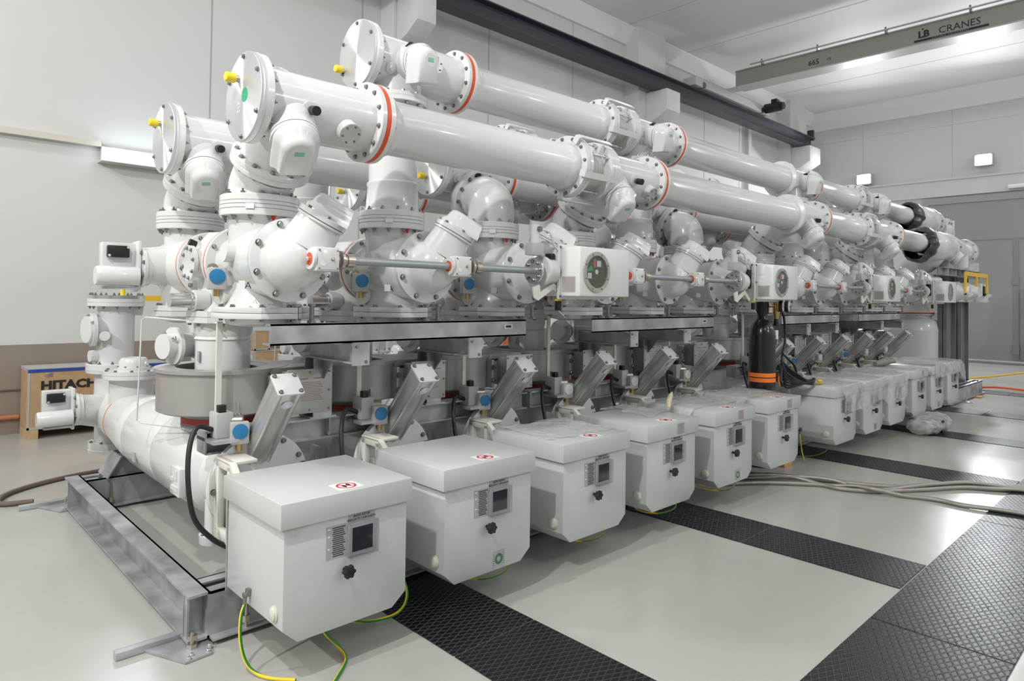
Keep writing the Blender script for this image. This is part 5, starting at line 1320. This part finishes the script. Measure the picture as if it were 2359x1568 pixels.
# ------------------------------------------------------------------ end bay
def end_bay():
    G = None
    xt, yt = 13.55, 3.75
    t = thing('end_tank', (xt, yt, 0.24), 'big white domed tank at the far end of the switchgear row', 'tank')
    MB().lathe((xt, yt, 0.25), (0, 0, 1), [(0, 0.40), (0.02, 0.44), (0.90, 0.44), (0.92, 0.445), (0.94, 0.44), (1.05, 0.42), (1.12, 0.36), (1.15, 0.29), (1.19, 0.28)], 56).build('shell', WHITE, t)
    MB().lathe((xt, yt, 1.44), (0, 0, 1), [(0, 0.33), (0.024, 0.33), (0.05, 0.33)], 52).build('top_flange', WHITE, t)
    MB().lathe((xt, yt, 1.465), (0, 0, 1), [(0, 0.333), (0.03, 0.333)], 52).build('seal_ring', ORG, t)
    bolts(t, (xt, yt, 1.44), (0, 0, -1), 0.30, 12, 0.012)
    MB().box(xt-0.02, xt+0.01, yt-0.46, yt-0.40, 0.98, 1.30, 0.006).build('lifting_lug', WHITE, t)
    t2 = thing('end_tank', (xt+0.95, yt, 0.24), 'second white domed tank half hidden behind the big one', 'tank')
    MB().lathe((xt+0.95, yt, 0.25), (0, 0, 1), [(0, 0.40), (0.02, 0.44), (0.90, 0.44), (1.05, 0.42), (1.12, 0.36), (1.15, 0.29), (1.24, 0.28)], 48).build('shell', WHITE, t2)
    h = thing('end_disconnector', (13.2, 3.7, 1.49), 'white end disconnector housing standing on the domed tank', 'disconnector')
    b = MB().lathe((13.3, 3.7, 1.49), (0, 0, 1), [(0, 0.28), (0.1, 0.24), (0.25, 0.235), (0.42, 0.25), (0.5, 0.24)], 48)
    b.cyl((12.75, 3.45, 1.83), (13.3, 3.7, 1.83), 0.15)
    b.build('housing', WHITE, h)
    MB().lathe((13.3, 3.7, 1.99), (0, 0, 1), [(0, 0.26), (0.05, 0.26)], 44).lathe((13.3, 3.7, 2.08), (0, 0, 1), [(0, 0.26), (0.05, 0.26)], 44).build('flange', WHITE, h)
    MB().lathe((13.3, 3.7, 2.04), (0, 0, 1), [(0, 0.262), (0.04, 0.262)], 44).build('seal_ring', DRED, h)
    p = V(12.6, 3.25, 1.98); d = V(-0.25, -0.3, 0.9).normalized()
    MB().lathe(p-d*0.12, d, [(0, 0.115), (0.14, 0.11)], 36).lathe((12.75, 3.2, 1.83), (0.4, 1, 0), [(0, 0.17), (0.02, 0.2), (0.3, 0.2)], 40).build('nozzle', WHITE, h)
    hood(h, p, d, V(0.86, -0.45, -0.25), 1.4)
    # T joints at the end of both busbars
    for (y, z, xs_, nm_, lab) in ((yA, zA, 12.2, 'end_tee', 'white end tee of the front busbar with blind flange facing right'), (yB, zB, 13.2, 'end_tee', 'white end tee of the upper busbar with small instruments')):
        e = thing(nm_, (xs_+0.8, y, z-0.2), lab, 'busbar tee', 'white end tees at the far ends of the busbars')
        b = MB().lathe((xs_, y, z), (1, 0, 0), [(0, 0.165), (0.10, 0.235), (0.13, 0.245), (0.75, 0.245), (0.80, 0.22)], 52)
        b.lathe((xs_+0.85, y, z), (1, 0, 0), [(0, 0.19), (0.42, 0.185)], 44)
        if z < 2.8:
            b.tube([(xs_+0.45, y, z), (xs_+0.55, y+0.15, z-0.18), (xs_+0.8, y+0.40, z-0.32), (13.3, 3.7, 2.13)], 0.22, 40, 5)
            b.lathe((xs_+0.95, y, z), (0.1, -0.7, -0.7), [(0, 0.13), (0.30, 0.12)], 30)
        else:
            b.lathe((xs_+0.45, y, z), (0, 0, -1), [(0, 0.20), (0.4, 0.20)], 40)
        b.build('housing', WHITE, e)
        flangepair(e, (xs_+0.80, y, z), (1, 0, 0), 0.26, 0.03, WHITE, 0.01, 12, 0.012)
        flangepair(e, (xs_+1.15, y, z), (1, 0, 0), 0.235, 0.03, ORG, 0.012, 12, 0.012)
        x2 = xs_+1.35
        if z < 2.8:
            MB().lathe((x2-0.15, y, z), (1, 0, 0), [(0, 0.19), (0.30, 0.18), (0.9, 0.175)], 40).cyl((x2+0.45, y-0.05, z-0.05), (x2+0.45, y-0.05, z-0.32), 0.12, n=30).build('extension', WHITE, e)
            MB().lathe((x2+0.78, y-0.0, z+0.0), (1, 0, 0), [(0, 0.235), (0.05, 0.24), (0.06, 0.235), (0.10, 0.24)], 52).build('blind_flange', WHITE, e)
            bolts(e, (x2+0.78, y, z), (-1, 0, 0), 0.21, 10, 0.013)
            MB().box(x2+0.30, x2+0.40, y-0.24, y-0.16, z-0.36, z-0.3, 0.01).build('plug', WHITE, e)
        else:
            MB().cyl((x2-0.1, y-0.1, z-0.1), (x2+0.15, y-0.14, z-0.12), 0.15).box(x2+0.2, x2+0.45, y-0.2, y-0.12, z-0.05, z+0.12, 0.01).box(x2+0.5, x2+0.56, y-0.22, y-0.1, z-0.4, z+0.1, 0.01).build('instrument_box', WHITE, e)
            for k in range(7): bolt(e, (x2-0.05+0.05*k, y-0.25, z+0.1-0.1*(k % 3)), (0, -1, 0), 0.02, NICK)
    # black film wrapping
    for (x, y, z, l) in ((11.85, yA, zA, 'crumpled black plastic film wrapped round the front busbar end'), (13.0, yB, zB, 'crumpled black plastic film wrapped round the upper busbar end')):
        bm = bmesh.new()
        n, mrows = 56, 10
        rows = []
        for j in range(mrows):
            u = j/(mrows-1)
            ring = []
            for k in range(n):
                a = 2*PI*k/n
                hang = 0.09*max(0, -math.sin(a))**1.5*(1-u)
                r = 0.175 + 0.075*math.sin(PI*min(1, u*1.15))**0.7 + 0.03*mnoise.noise(V(math.cos(a)*2.2, math.sin(a)*2.2, u*3+x)) + 0.012*mnoise.noise(V(math.cos(a)*7, math.sin(a)*7, u*9))
                xx = x - 0.20 + 0.46*u - hang*1.6 + 0.05*mnoise.noise(V(math.cos(a)*3, math.sin(a)*3, 5+x))
                ring.append(bm.verts.new((xx, y + (r+hang*0.6)*math.cos(a), z + (r+hang)*math.sin(a))))
            rows.append(ring)
        for p_, q_ in zip(rows, rows[1:]):
            for k in range(n): bm.faces.new((p_[k], p_[(k+1) % n], q_[(k+1) % n], q_[k]))
        m_ = MB(); m_.bm.free(); m_.bm = bm
        o = m_.build('plastic_wrapping', BAG, ang=70)
        tag(o, l, 'plastic film', 'black film wrappings on the busbar ends')
    # galvanised portal posts and cantilever
    for k, (x, l) in enumerate(((13.72, 'left galvanised column of the end portal, before the grey door'), (14.65, 'right galvanised column of the end portal, before the grey door'))):
        t = thing('portal_post', (x, 3.3, 0.0), l, 'post', 'galvanised columns of the end portal')
        b = MB().box(x-0.28, x+0.28, 3.255, 3.265, 0.24, 2.15).box(x-0.28, x-0.268, 3.20, 3.34, 0.24, 2.15).box(x+0.268, x+0.28, 3.20, 3.34, 0.24, 2.15)
        b.build('column_section', mat('dark_galvanised', (0.20, 0.21, 0.22), 0.5, 0.4, var=0.15, vscale=3), t)
        MB().cyl((x+0.31, 3.24, 0.26), (x+0.31, 3.24, 1.7), 0.02, n=10).build('conduit', WHITE, t)
    t = thing('cantilever_beam', (13.9, 3.2, 2.1), 'galvanised ribbed cantilever beam under the end tee', 'beam')
    b = MB(); ibeam(b, (12.6, 3.12, 2.25), (15.2, 3.12, 2.25), 0.13, 0.16)
    for k in range(9): b.box(12.9+0.27*k, 12.908+0.27*k, 3.05, 3.19, 2.13, 2.24)
    b.box(12.88, 12.90, 3.04, 3.2, 2.14, 2.62)
    b.build('ribbed_beam', GALV, t)
    t = thing('drive_cover', (14.35, 3.0, 1.66), 'row of white rounded drive covers under the yellow frame', 'drive box')
    b = MB()
    for k in range(2): b.cyl((13.45+0.62*k, 3.02, 1.86), (13.45+0.62*k, 3.20, 1.86), 0.17).cyl((13.45+0.62*k, 2.86, 1.86), (13.45+0.62*k, 3.02, 1.86), 0.08, 0.16)
    b.box(12.6, 15.1, 3.06, 3.2, 1.68, 2.0, 0.01)
    b.build('cover', WHITE, t)
    MB().box(14.75, 15.30, 2.96, 3.06, 1.68, 2.02, 0.01).build('end_box', BOXW, t)
    MB().box(14.85, 15.1, 2.945, 2.962, 1.80, 1.98).build('dark_panel', BLACK, t)
    for x in (13.4, 14.05, 14.75): MB().cyl((x, 2.86, 1.80), (x+0.12, 2.86, 1.80), 0.035, n=14).build('cable_gland', WHITE, t)
    y_ = thing('lifting_frame', (14.1, 2.95, 1.85), 'yellow painted flat steel frame over the far drive covers', 'frame')
    MB().box(13.35, 14.95, 2.90, 2.915, 2.13, 2.20).build('top_bar', YFR, y_)
    for x in (13.38, 14.15, 14.90): MB().box(x-0.05, x+0.03, 2.895, 2.92, 1.83, 2.19).build('upright', YFR, y_)
    for x in (13.4, 14.15, 14.9): MB().box(x-0.05, x+0.05, 2.89, 3.07, 1.80, 1.84).build('foot', BLACK, y_)
    g = MB().box(15.0, 15.012, 3.05, 3.2, 2.25, 2.42).build('clear_film', WRAP)
    tag(g, 'limp sheet of clear film at the tip of the cantilever beam', 'plastic film')
    a = thing('rear_yellow_bar', (0, 0, 0))
    bpy.data.objects.remove(a)
    o = MB().box(1.55, 2.0, 6.915, 6.935, 1.575, 1.625).build('flat_bar', YFR)
    tag(o, 'short yellow flat bar behind the leftmost rear riser', 'bar')
end_bay()

# ------------------------------------------------------------------ wooden cases at the wall
def case(x0, x1, y0, y1, z0, z1, label, big=False):
    t = thing('wooden_case', ((x0+x1)/2, (y0+y1)/2, 0 if big else z0), label, 'wooden case', None)
    if not big: t['group'] = 'wooden cases stacked along the back wall'
    MB().box(x0, x1, y0, y1, z0+(0.11 if big else 0), z1).build('panel_box', PLY, t)
    e = MB()
    for xx in (x0, x1-0.02): e.box(xx-0.002, xx+0.022, y0-0.003, y0, z0+(0.11 if big else 0), z1)
    e.box(x0, x1, y0-0.003, y0, z0+(0.11 if big else 0), z0+(0.135 if big else 0.02)).box(x0-0.003, x0, y0, y1, z1-0.02, z1+0.002).box(x0-0.004, x1+0.004, y0-0.005, y1, z1, z1+0.012)
    e.build('metal_edging', GAUGEC, t)
    if big:
        for xx in (x0, x1-0.12): MB().box(xx, xx+0.11, y0, y1, 0.0, 0.11).build('skid', PINE, t)
        MB().box(x0, x1, y0-0.006, y0-0.003, z1-0.035, z1-0.002).build('blue_edge', mat('blue_tape', (0.03, 0.07, 0.35), 0.4), t)
        MB().box(x0+0.16, x0+0.23, y0-0.008, y0-0.002, z1-0.09, z1-0.045, 0.003).build('latch', NICK, t)
        text('HITACHI', 0.13, (x0+0.12, y0-0.005, z1-0.19), (1, 0, 0), (0, 0, 1), INK, t, 'stencil', align='LEFT', bold=0.006, sx=1.15)
        text('FRAGILE', 0.02, (x0+0.12, y0-0.005, z0+0.30), (1, 0, 0), (0, 0, 1), INK, t, 'stencil', align='LEFT')
        b = MB()
        for dx_ in (0.0, 0.03): b.box(x0+0.125+dx_, x0+0.131+dx_, y0-0.005, y0-0.004, z0+0.215, z0+0.265)
        b.box(x0+0.12, x0+0.162, y0-0.005, y0-0.004, z0+0.208, z0+0.216).box(x0+0.20, x0+0.22, y0-0.005, y0-0.004, z0+0.215, z0+0.22).box(x0+0.207, x0+0.213, y0-0.005, y0-0.004, z0+0.22, z0+0.26)
        b.build('stencil_mark', INK, t, flat=True)
    return t
case(1.28, 2.7, 9.10, 9.55, 0.0, 0.78, 'wooden transport case stencilled HITACHI, against the wall at the left edge', True)
case(3.84, 4.06, 9.15, 9.5, 0.88, 1.14, 'upper small plywood case, seen left of the nearest support beam end')
case(3.84, 4.30, 9.15, 9.55, 0.45, 0.86, 'lower small plywood case, beneath the small upper one')
case(4.62, 5.1, 9.15, 9.55, 0.84, 1.14, 'plywood case lettered N, seen between riser and support post')
case(4.60, 5.15, 9.15, 9.55, 0.42, 0.82, 'plywood case under the one lettered N')
text('N', 0.09, (4.74, 9.146, 1.03), (1, 0, 0), (0, 0, 1), INK, bpy.data.objects['wooden_case.003'], 'stencil', bold=0.004)
for (a, c, z0, z1, l) in ((3.6, 4.4, 0.0, 0.44, 'bottom plywood case of the left stack'), (4.5, 5.3, 0.0, 0.41, 'bottom plywood case of the right stack')): case(a, c, 9.1, 9.55, z0, z1, l)
o = MB().box(8.1, 8.62, 9.1, 9.5, 0.0, 0.95, 0.01).build('tool_cabinet', ORBOX); tag(o, 'bright orange tool cabinet glimpsed below the nearest support beam', 'cabinet')
o = MB().tube([(-8, 9.57, 0.20), (0.2, 9.57, 0.21), (1.27, 9.57, 0.20)], 0.028, 10).build('wall_pipe', mat('orange_pipe', (0.50, 0.20, 0.09), 0.6)); tag(o, 'orange pipe along the foot of the back wall', 'pipe')
o = MB().box(-8, 23.2, 9.585, 9.598, 0.50, 0.515).build('trim_10', mat('dado_groove', (0.12, 0.10, 0.09), 0.8)); struct(o)

# ------------------------------------------------------------------ gas cylinder, regulator, hoses
def gas():
    x, y = 6.52, 3.16
    t = thing('gas_cylinder', (x, y, 0), 'tall black gas cylinder strapped with orange webbing in the gap between cabinets', 'gas cylinder')
    MB().lathe((x, y, 0.0), (0, 0, 1), [(0, 0.12), (0.02, 0.128), (1.30, 0.128), (1.37, 0.118), (1.42, 0.095), (1.455, 0.065), (1.48, 0.05), (1.52, 0.05)], 48).build('shell', mat('glossy_black_paint', (0.008, 0.008, 0.010), 0.22, coat=0.4), t)
    MB().ring((x, y, 1.52), (0, 0, 1), 0.062, 0.052, 0.19, 32).build('valve_guard', BLACK, t)
    MB().box(x+0.05, x+0.095, y-0.125, y-0.09, 1.27, 1.36, 0.004).build('label', PAPER, t)
    b = MB()
    for z in (0.845, 0.895): b.ring((x, y, z), (0, 0, 1), 0.132, 0.1285, 0.04, 44)
    b.build('strap', ORSTR, t)
    MB().box(x+0.05, x+0.062, y-0.137, y-0.11, 0.845, 0.935).build('strap_buckle', BLACK, t)
    MB().prism([(0, 0), (0.05, 0.02), (0.09, -0.02), (0.06, -0.09), (0.03, -0.05)], (x+0.09, y-0.11, 0.88), (1, 0, 0), (0, 0, 1), (0, -1, 0), 0.004).build('strap_tail', ORSTR, t)
    r = thing('gas_regulator', (x+0.2, y-0.05, 1.5), 'brass regulator with two round pressure dials on the gas cylinder', 'regulator')
    MB().cyl((x+0.04, y-0.03, 1.60), (x+0.18, y-0.05, 1.60), 0.012, n=14).lathe((x+0.06, y-0.03, 1.60), (1, 0, 0), [(0, 0.02), (0.03, 0.02)], 6).cyl((x+0.20, y-0.05, 1.53), (x+0.20, y-0.05, 1.64), 0.034).cyl((x+0.20, y-0.05, 1.47), (x+0.20, y-0.05, 1.53), 0.022, 0.034).build('body', BRASS, r)
    MB().cyl((x+0.20, y-0.05, 1.40), (x+0.20, y-0.05, 1.475), 0.026, 0.02).build('adjusting_knob', BLACK, r)
    for dx_ in (0.10, 0.235):
        c = V(x+dx_-0.0, y-0.13, 1.60)
        g = MB().lathe(c, (0.25, -1, 0), [(0, 0.058), (0.03, 0.060), (0.035, 0.056)], 32).build('gauge_case', BLACK, r)
        n_ = V(0.25, -1, 0).normalized()
        MB().lathe(c+n_*0.0355, n_, [(0, 0.050), (0.001, 0.050)], 32).build('gauge_face', WHITED, g)
        MB().tube([c+n_*0.038+V(0.02, 0, -0.015), c+n_*0.038+V(-0.025, 0, 0.025)], 0.002, 6).build('gauge_needle', INK, g)
        MB().cyl(c-V(0, 0, 0.05), V(x+0.20, y-0.05, 1.56), 0.008, n=8).build('gauge_stem', BRASS, r)
    h = thing('coiled_hose', (x+0.4, y-0.05, 0.8), 'coiled black rubber hose hanging from the regulator onto the seventh cabinet', 'hose')
    MB().tube([(x+0.26, y-0.06, 1.57), (x+0.33, y-0.07, 1.50), (x+0.36, y-0.07, 1.36), (x+0.34, y-0.08, 1.22), (x+0.24, y-0.10, 1.10), (x+0.16, y-0.13, 0.98), (x+0.10, y-0.15, 0.86), (x+0.12, y-0.16, 0.80)], 0.012, 10, 8).build('drop_hose', RUB, h)
    random.seed(3)
    for k in range(6):
        a = 0.03*k
        MB().tube([(x+0.17+a*0.3, y-0.12, 1.05-a), (x+0.28+a, y-0.15, 0.97-a), (x+0.44+a, y-0.20, 0.88-a*0.5), (x+0.56+0.02*k, y-0.25, 0.805+0.008*k), (x+0.50, y-0.30, 0.805+0.006*k), (x+0.34, y-0.24, 0.84-a*0.2), (x+0.20, y-0.16, 0.93-a), (x+0.165+a*0.3, y-0.125, 1.05-a)], 0.011, 8, 6).build('hose_turn', RUB, h)
    MB().tube([(x+0.22, y-0.11, 1.12), (x+0.36, y-0.10, 1.06), (x+0.48, y-0.12, 0.98), (x+0.50, y-0.14, 0.88)], 0.012, 10, 8).build('hose_loop', RUB, h)
    MB().cyl((x+0.56, y-0.26, 0.815), (x+0.68, y-0.33, 0.80), 0.010, n=10).build('hose_end', BRASS, h)
    k = MB().lathe((7.22, 2.87, 0.785), (0, 0, 1), [(0, 0.014), (0.03, 0.014), (0.032, 0.028), (0.05, 0.028)], 8).build('plastic_cap', YEL)
    tag(k, 'small yellow plastic cap standing on the seventh cabinet lid', 'cap')
gas()
def braided():
    R = 0.019
    P = [[(5.6, 3.35, R), (5.95, 3.15, R), (6.22, 2.74, R), (6.36, 2.48, R), (6.46, 2.22, R), (6.60, 1.98, R), (6.80, 1.79, R), (7.10, 1.62, R), (7.32, 1.34, R+.006), (7.50, 1.16, R+.006), (7.55, 0.9, R+.006), (7.5, 0.5, R), (7.4, -0.2, R)],
         [(5.55, 3.25, R), (5.9, 2.98, R), (6.16, 2.66, R+.03), (6.30, 2.40, R+.03), (6.34, 2.20, R), (6.41, 2.02, R), (6.62, 1.84, R+.03), (6.86, 1.72, R+.03), (7.14, 1.54, R+.03), (7.28, 1.30, R+.02), (7.42, 1.10, R+.006), (7.40, 0.8, R+.006), (7.3, 0.3, R)],
         [(5.5, 3.05, R), (5.82, 2.84, R), (6.06, 2.58, R), (6.22, 2.36, R), (6.26, 2.18, R+.028), (6.27, 2.00, R+.03), (6.36, 1.84, R), (6.45, 1.62, R), (6.44, 1.42, R), (6.48, 1.22, R+.006), (6.52, 1.02, R+.006), (6.50, 0.8, R+.006), (6.45, 0.4, R)],
         [(5.45, 3.3, R), (5.86, 3.0, R+.03), (6.12, 2.72, R+.03), (6.18, 2.44, R), (6.18, 2.26, R), (6.30, 2.06, R), (6.52, 1.90, R), (6.76, 1.74, R), (7.06, 1.56, R), (7.20, 1.34, R+.006), (7.34, 1.14, R+.006), (7.30, 0.8, R+.006), (7.2, 0.2, R)]]
    L = ['braided metal hose lying outermost, reaching farthest along the floor', 'braided metal hose crossing over its neighbours on the floor', 'braided metal hose splitting off toward the right edge, nearest the camera', 'braided metal hose running beneath the crossing one']
    for p, l in zip(P, L):
        o = MB().tube(p, R, 14, 8).build('braided_hose', BRAID); tag(o, l, 'hose', 'braided metal hoses across the floor')
braided()
# yellow-green earthing cables
def cable(pts, label, r=0.0065):
    o = MB().tube(pts, r, 12, 10).build('earthing_cable', CABLE); tag(o, label, 'cable', 'yellow and green earthing cables hanging under the cabinets')
x = XB[0]
cable([(x-0.326, 3.008, 0.268), (x-0.350, 2.99, 0.22), (x-0.362, 2.96, 0.13), (x-0.352, 2.92, 0.05), (x-0.325, 2.87, 0.012), (x-0.29, 2.80, 0.0075), (x-0.22, 2.72, 0.0075)], 'earthing cable hanging from the clamp of the nearest cabinet to the floor', 0.0075)
cable([(x-0.03, 2.99, 0.19), (x-0.02, 2.86, 0.10), (x+0.03, 2.80, 0.03), (x+0.02, 2.72, 0.009), (x-0.08, 2.62, 0.0085), (x-0.2, 2.52, 0.0085)], 'earthing cable looping onto the floor below the nearest cabinet', 0.0075)
cable([(x+0.34, 3.05, 0.34), (x+0.385, 2.88, 0.28), (x+0.405, 2.80, 0.17), (x+0.36, 2.82, 0.075), (x+0.22, 2.90, 0.05), (x+0.10, 3.0, 0.09), (x+0.04, 3.1, 0.19)], 'earthing cable looped between the first and second cabinets', 0.0075)
for i, w in ((1, 'second'), (2, 'third'), (3, 'fourth'), (4, 'fifth')):
    x = XB[i]
    cable([(x+0.28, 3.02, 0.20), (x+0.30, 2.88, 0.15), (x+0.24, 2.80, 0.10), (x+0.10, 2.84, 0.075), (x-0.02, 2.95, 0.10), (x-0.06, 3.05, 0.19)], 'earthing cable looped under the %s cabinet from the left' % w, 0.0055)
x = XB[6]
cable([(x-0.326, 3.008, 0.268), (x-0.36, 2.99, 0.22), (x-0.37, 2.97, 0.10), (x-0.40, 2.93, 0.012)], 'straight earthing cable dropping to the floor at the seventh cabinet')
cable([(x-0.34, 3.10, 0.02), (x-0.10, 2.96, 0.012), (x+0.10, 2.90, 0.06), (x+0.14, 2.96, 0.19)], 'earthing cable curving from the floor up under the seventh cabinet')
o = MB().box(6.60, 6.78, 2.96, 3.03, 0.0, 0.055, 0.003).build('wooden_wedge', PCD); tag(o, 'small brown wooden wedge on the floor beside the sixth cabinet', 'wood block', 'wooden blocks on the floor')
o = MB().box(14.1, 14.35, 2.84, 2.96, 0.0, 0.021, 0.0).build('wooden_block', PCD); tag(o, 'flat wooden block under the corner of the farthest base frame', 'wood block', 'wooden blocks on the floor')
o = MB().tube([(15.1, 3.3, 0.05), (15.6, 2.95, 0.06), (15.9, 2.6, 0.03), (16.0, 2.45, 0.015)], 0.02, 8, 6).build('orange_cord', ORG); tag(o, 'short orange cord arching on the floor past the frame end', 'cord')
o = MB().tube([(16.0, 4.4, 0.015), (18, 3.6, 0.015), (20.5, 3.0, 0.015), (21, 2.0, 0.015)], 0.018, 8, 6).build('floor_cord', YFR); tag(o, 'yellow cord lying on the floor before the far door', 'cord')
o = MB().tube([(0.95, 6.35, 0.02), (0.75, 6.45, 0.02), (0.86, 6.75, 0.02), (1.3, 7.0, 0.02), (2.0, 7.1, 0.02)], 0.02, 8, 8).build('floor_cable', mat('brown_cable', (0.16, 0.12, 0.10), 0.6)); tag(o, 'brown taped cable on the floor at the far corner of the open channel', 'cable')
o = MB().lathe((11.9, 6.0, 1.0), (0, 0, 1), [(0, 0.14), (0.3, 0.12), (0.36, 0.05), (0.38, 0)], 16).lathe((11.9, 6.0, 0), (0, 0, 1), [(0, 0.13), (1.0, 0.13)], 16).build('work_jacket', HIVIS); tag(o, 'yellow high visibility jacket glimpsed left of the gas cylinder', 'jacket')

def package():
    t = thing('wrapped_package', (9.9, 2.55, 0), 'film wrapped motor package lying on the floor below the wrapped cabinets', 'package')
    MB().box(9.55, 10.15, 2.40, 2.70, 0.02, 0.20, 0.03).cyl((9.75, 2.35, 0.11), (9.75, 2.62, 0.11), 0.08).build('contents', BAG, t)
    bm = bmesh.new()
    n, mr_ = 40, 16
    rows = []
    for j in range(mr_+1):
        u = j/mr_; row = []
        for k in range(n):
            a = 2*PI*k/n
            s_ = math.sin(PI*(0.08+0.84*u))**0.35
            q = 0.02*mnoise.noise(V(math.cos(a)*3, math.sin(a)*3, u*9)) + 0.01*mnoise.noise(V(math.cos(a)*9, math.sin(a)*9, u*20))
            row.append(bm.verts.new((9.40+0.92*u, 2.54+(0.21*s_+q)*math.cos(a), max(0.004, 0.115+(0.125*s_+q)*math.sin(a)))))
        rows.append(row)
    for p_, q_ in zip(rows, rows[1:]):
        for k in range(n): bm.faces.new((p_[k], p_[(k+1) % n], q_[(k+1) % n], q_[k]))
    bm.faces.new(rows[0]); bm.faces.new(rows[-1])
    m_ = MB(); m_.bm.free(); m_.bm = bm
    m_.build('film', WRAP, t, ang=80)
package()

# ------------------------------------------------------------------ bubble wrap over lids
def wrap(x0, x1, y0, y1, zf, label, nx=90, ny=60, seed=0, edge=0.05, name='bubble_wrap', thick=True):
    bm = bmesh.new(); g = []
    for i in range(nx+1):
        col = []
        u = i/nx
        for j in range(ny+1):
            v = j/ny
            yy0 = y0 + edge*mnoise.noise(V(u*5, seed, 0)); yy1 = y1 + edge*mnoise.noise(V(u*5, seed+3, 1))
            xx0 = x0 + edge*mnoise.noise(V(v*5, seed, 7)); xx1 = x1 + edge*mnoise.noise(V(v*5, seed+4, 5))
            x = xx0 + (xx1-xx0)*u; y = yy0 + (yy1-yy0)*v
            px, py, pz = zf(x, y)
            w = 0.010*abs(mnoise.noise(V(x*6, y*6, seed))) + 0.006*abs(mnoise.noise(V(x*17, y*17, seed))) + 0.018*max(0, mnoise.noise(V(x*2.3, y*2.3, seed+9)))
            col.append(bm.verts.new((px, py, pz + w)))
        g.append(col)
    for i in range(nx):
        for j in range(ny): bm.faces.new((g[i][j], g[i+1][j], g[i+1][j+1], g[i][j+1]))
    m_ = MB(); m_.bm.free(); m_.bm = bm
    o = m_.build(name, WRAP, ang=120)
    return tag(o, label, 'bubble wrap', 'bubble wrap sheets on the cabinet lids')
def lids(x, y, sag=0.05, front=None, side=None):
    z = 0.787
    d = min(abs(x-c) for c in XB)
    if d > 0.3275: z -= min(sag, (d-0.3275)*0.9)
    return z
def flat(x, y): return (x, y, lids(x, y))
def drape(x, y):
    # hangs over the front edge y<2.655 and the left edge
    z = lids(x, y, 0.02)
    yy, xx = y, x
    if y < 2.652: z -= (2.652-y)*0.97; yy = 2.648 - 0.03*abs(mnoise.noise(V(x*4, y*4, 3)))
    if x < XB[6]-0.33: z -= (XB[6]-0.33-x)*0.97; xx = XB[6]-0.335 - 0.02*abs(mnoise.noise(V(x*4, y*4, 8)))
    return (xx, yy, z)
wrap(3.03, 3.62, 2.78, 3.27, flat, 'small scrap of bubble wrap lying on the third cabinet lid', 60, 50, 1)
wrap(4.20, 6.30, 2.86, 3.36, flat, 'bubble wrap sheet spread over the fourth to sixth cabinet lids', 150, 50, 5, 0.12)
wrap(7.30, 9.35, 2.36, 3.28, drape, 'bubble wrap sheet draped over the front of the seventh and eighth cabinets', 150, 80, 9, 0.10)
wrap(9.0, 10.9, 2.78, 3.30, flat, 'bubble wrap sheet over the tenth cabinet lid with a rag on top', 120, 50, 12, 0.08)
def drape2(x, y):
    z = lids(x, y, 0.02) + 0.02; yy = y; xx = x
    if y < 2.652: z -= (2.652-y)*0.97; yy = 2.648
    if x > XB[11]+0.34:
        e = x-(XB[11]+0.34); xx = XB[11]+0.34+0.25*math.sin(min(1.5, e*2.2)); z -= e*e*0.6
    return (xx, yy, z)
wrap(10.6, 12.7, 2.45, 3.34, drape2, 'bubble wrap sheet bulging over the last two cabinets at the far end', 130, 70, 15, 0.10)
o = MB().tube([(4.55, 2.97, 0.80), (4.63, 3.02, 0.835), (4.72, 3.06, 0.87), (4.80, 3.10, 0.885)], [0.015, 0.022, 0.020, 0.008], 8).build('tape_twist', mat('cream_tape', (0.68, 0.62, 0.42), 0.45, bump=0.8, bscale=30)); tag(o, 'twisted cream adhesive tape standing up on the fourth cabinet wrap', 'tape')
o = MB().tube([(9.75, 3.15, 0.83), (9.95, 3.10, 0.85), (10.2, 3.15, 0.845), (10.4, 3.10, 0.83)], [0.03, 0.05, 0.05, 0.02], 10, 0).build('rag', mat('grey_rag', (0.28, 0.26, 0.22), 0.9, bump=1.0, bscale=40)); tag(o, 'crumpled grey rag on the wrap of the tenth cabinet', 'rag')

# keep every label within sixteen words
for o in bpy.data.objects:
    if o.parent is None and 'label' in o:
        w = o['label'].split()
        if len(w) > 16: print('LONG', len(w), o['label'])
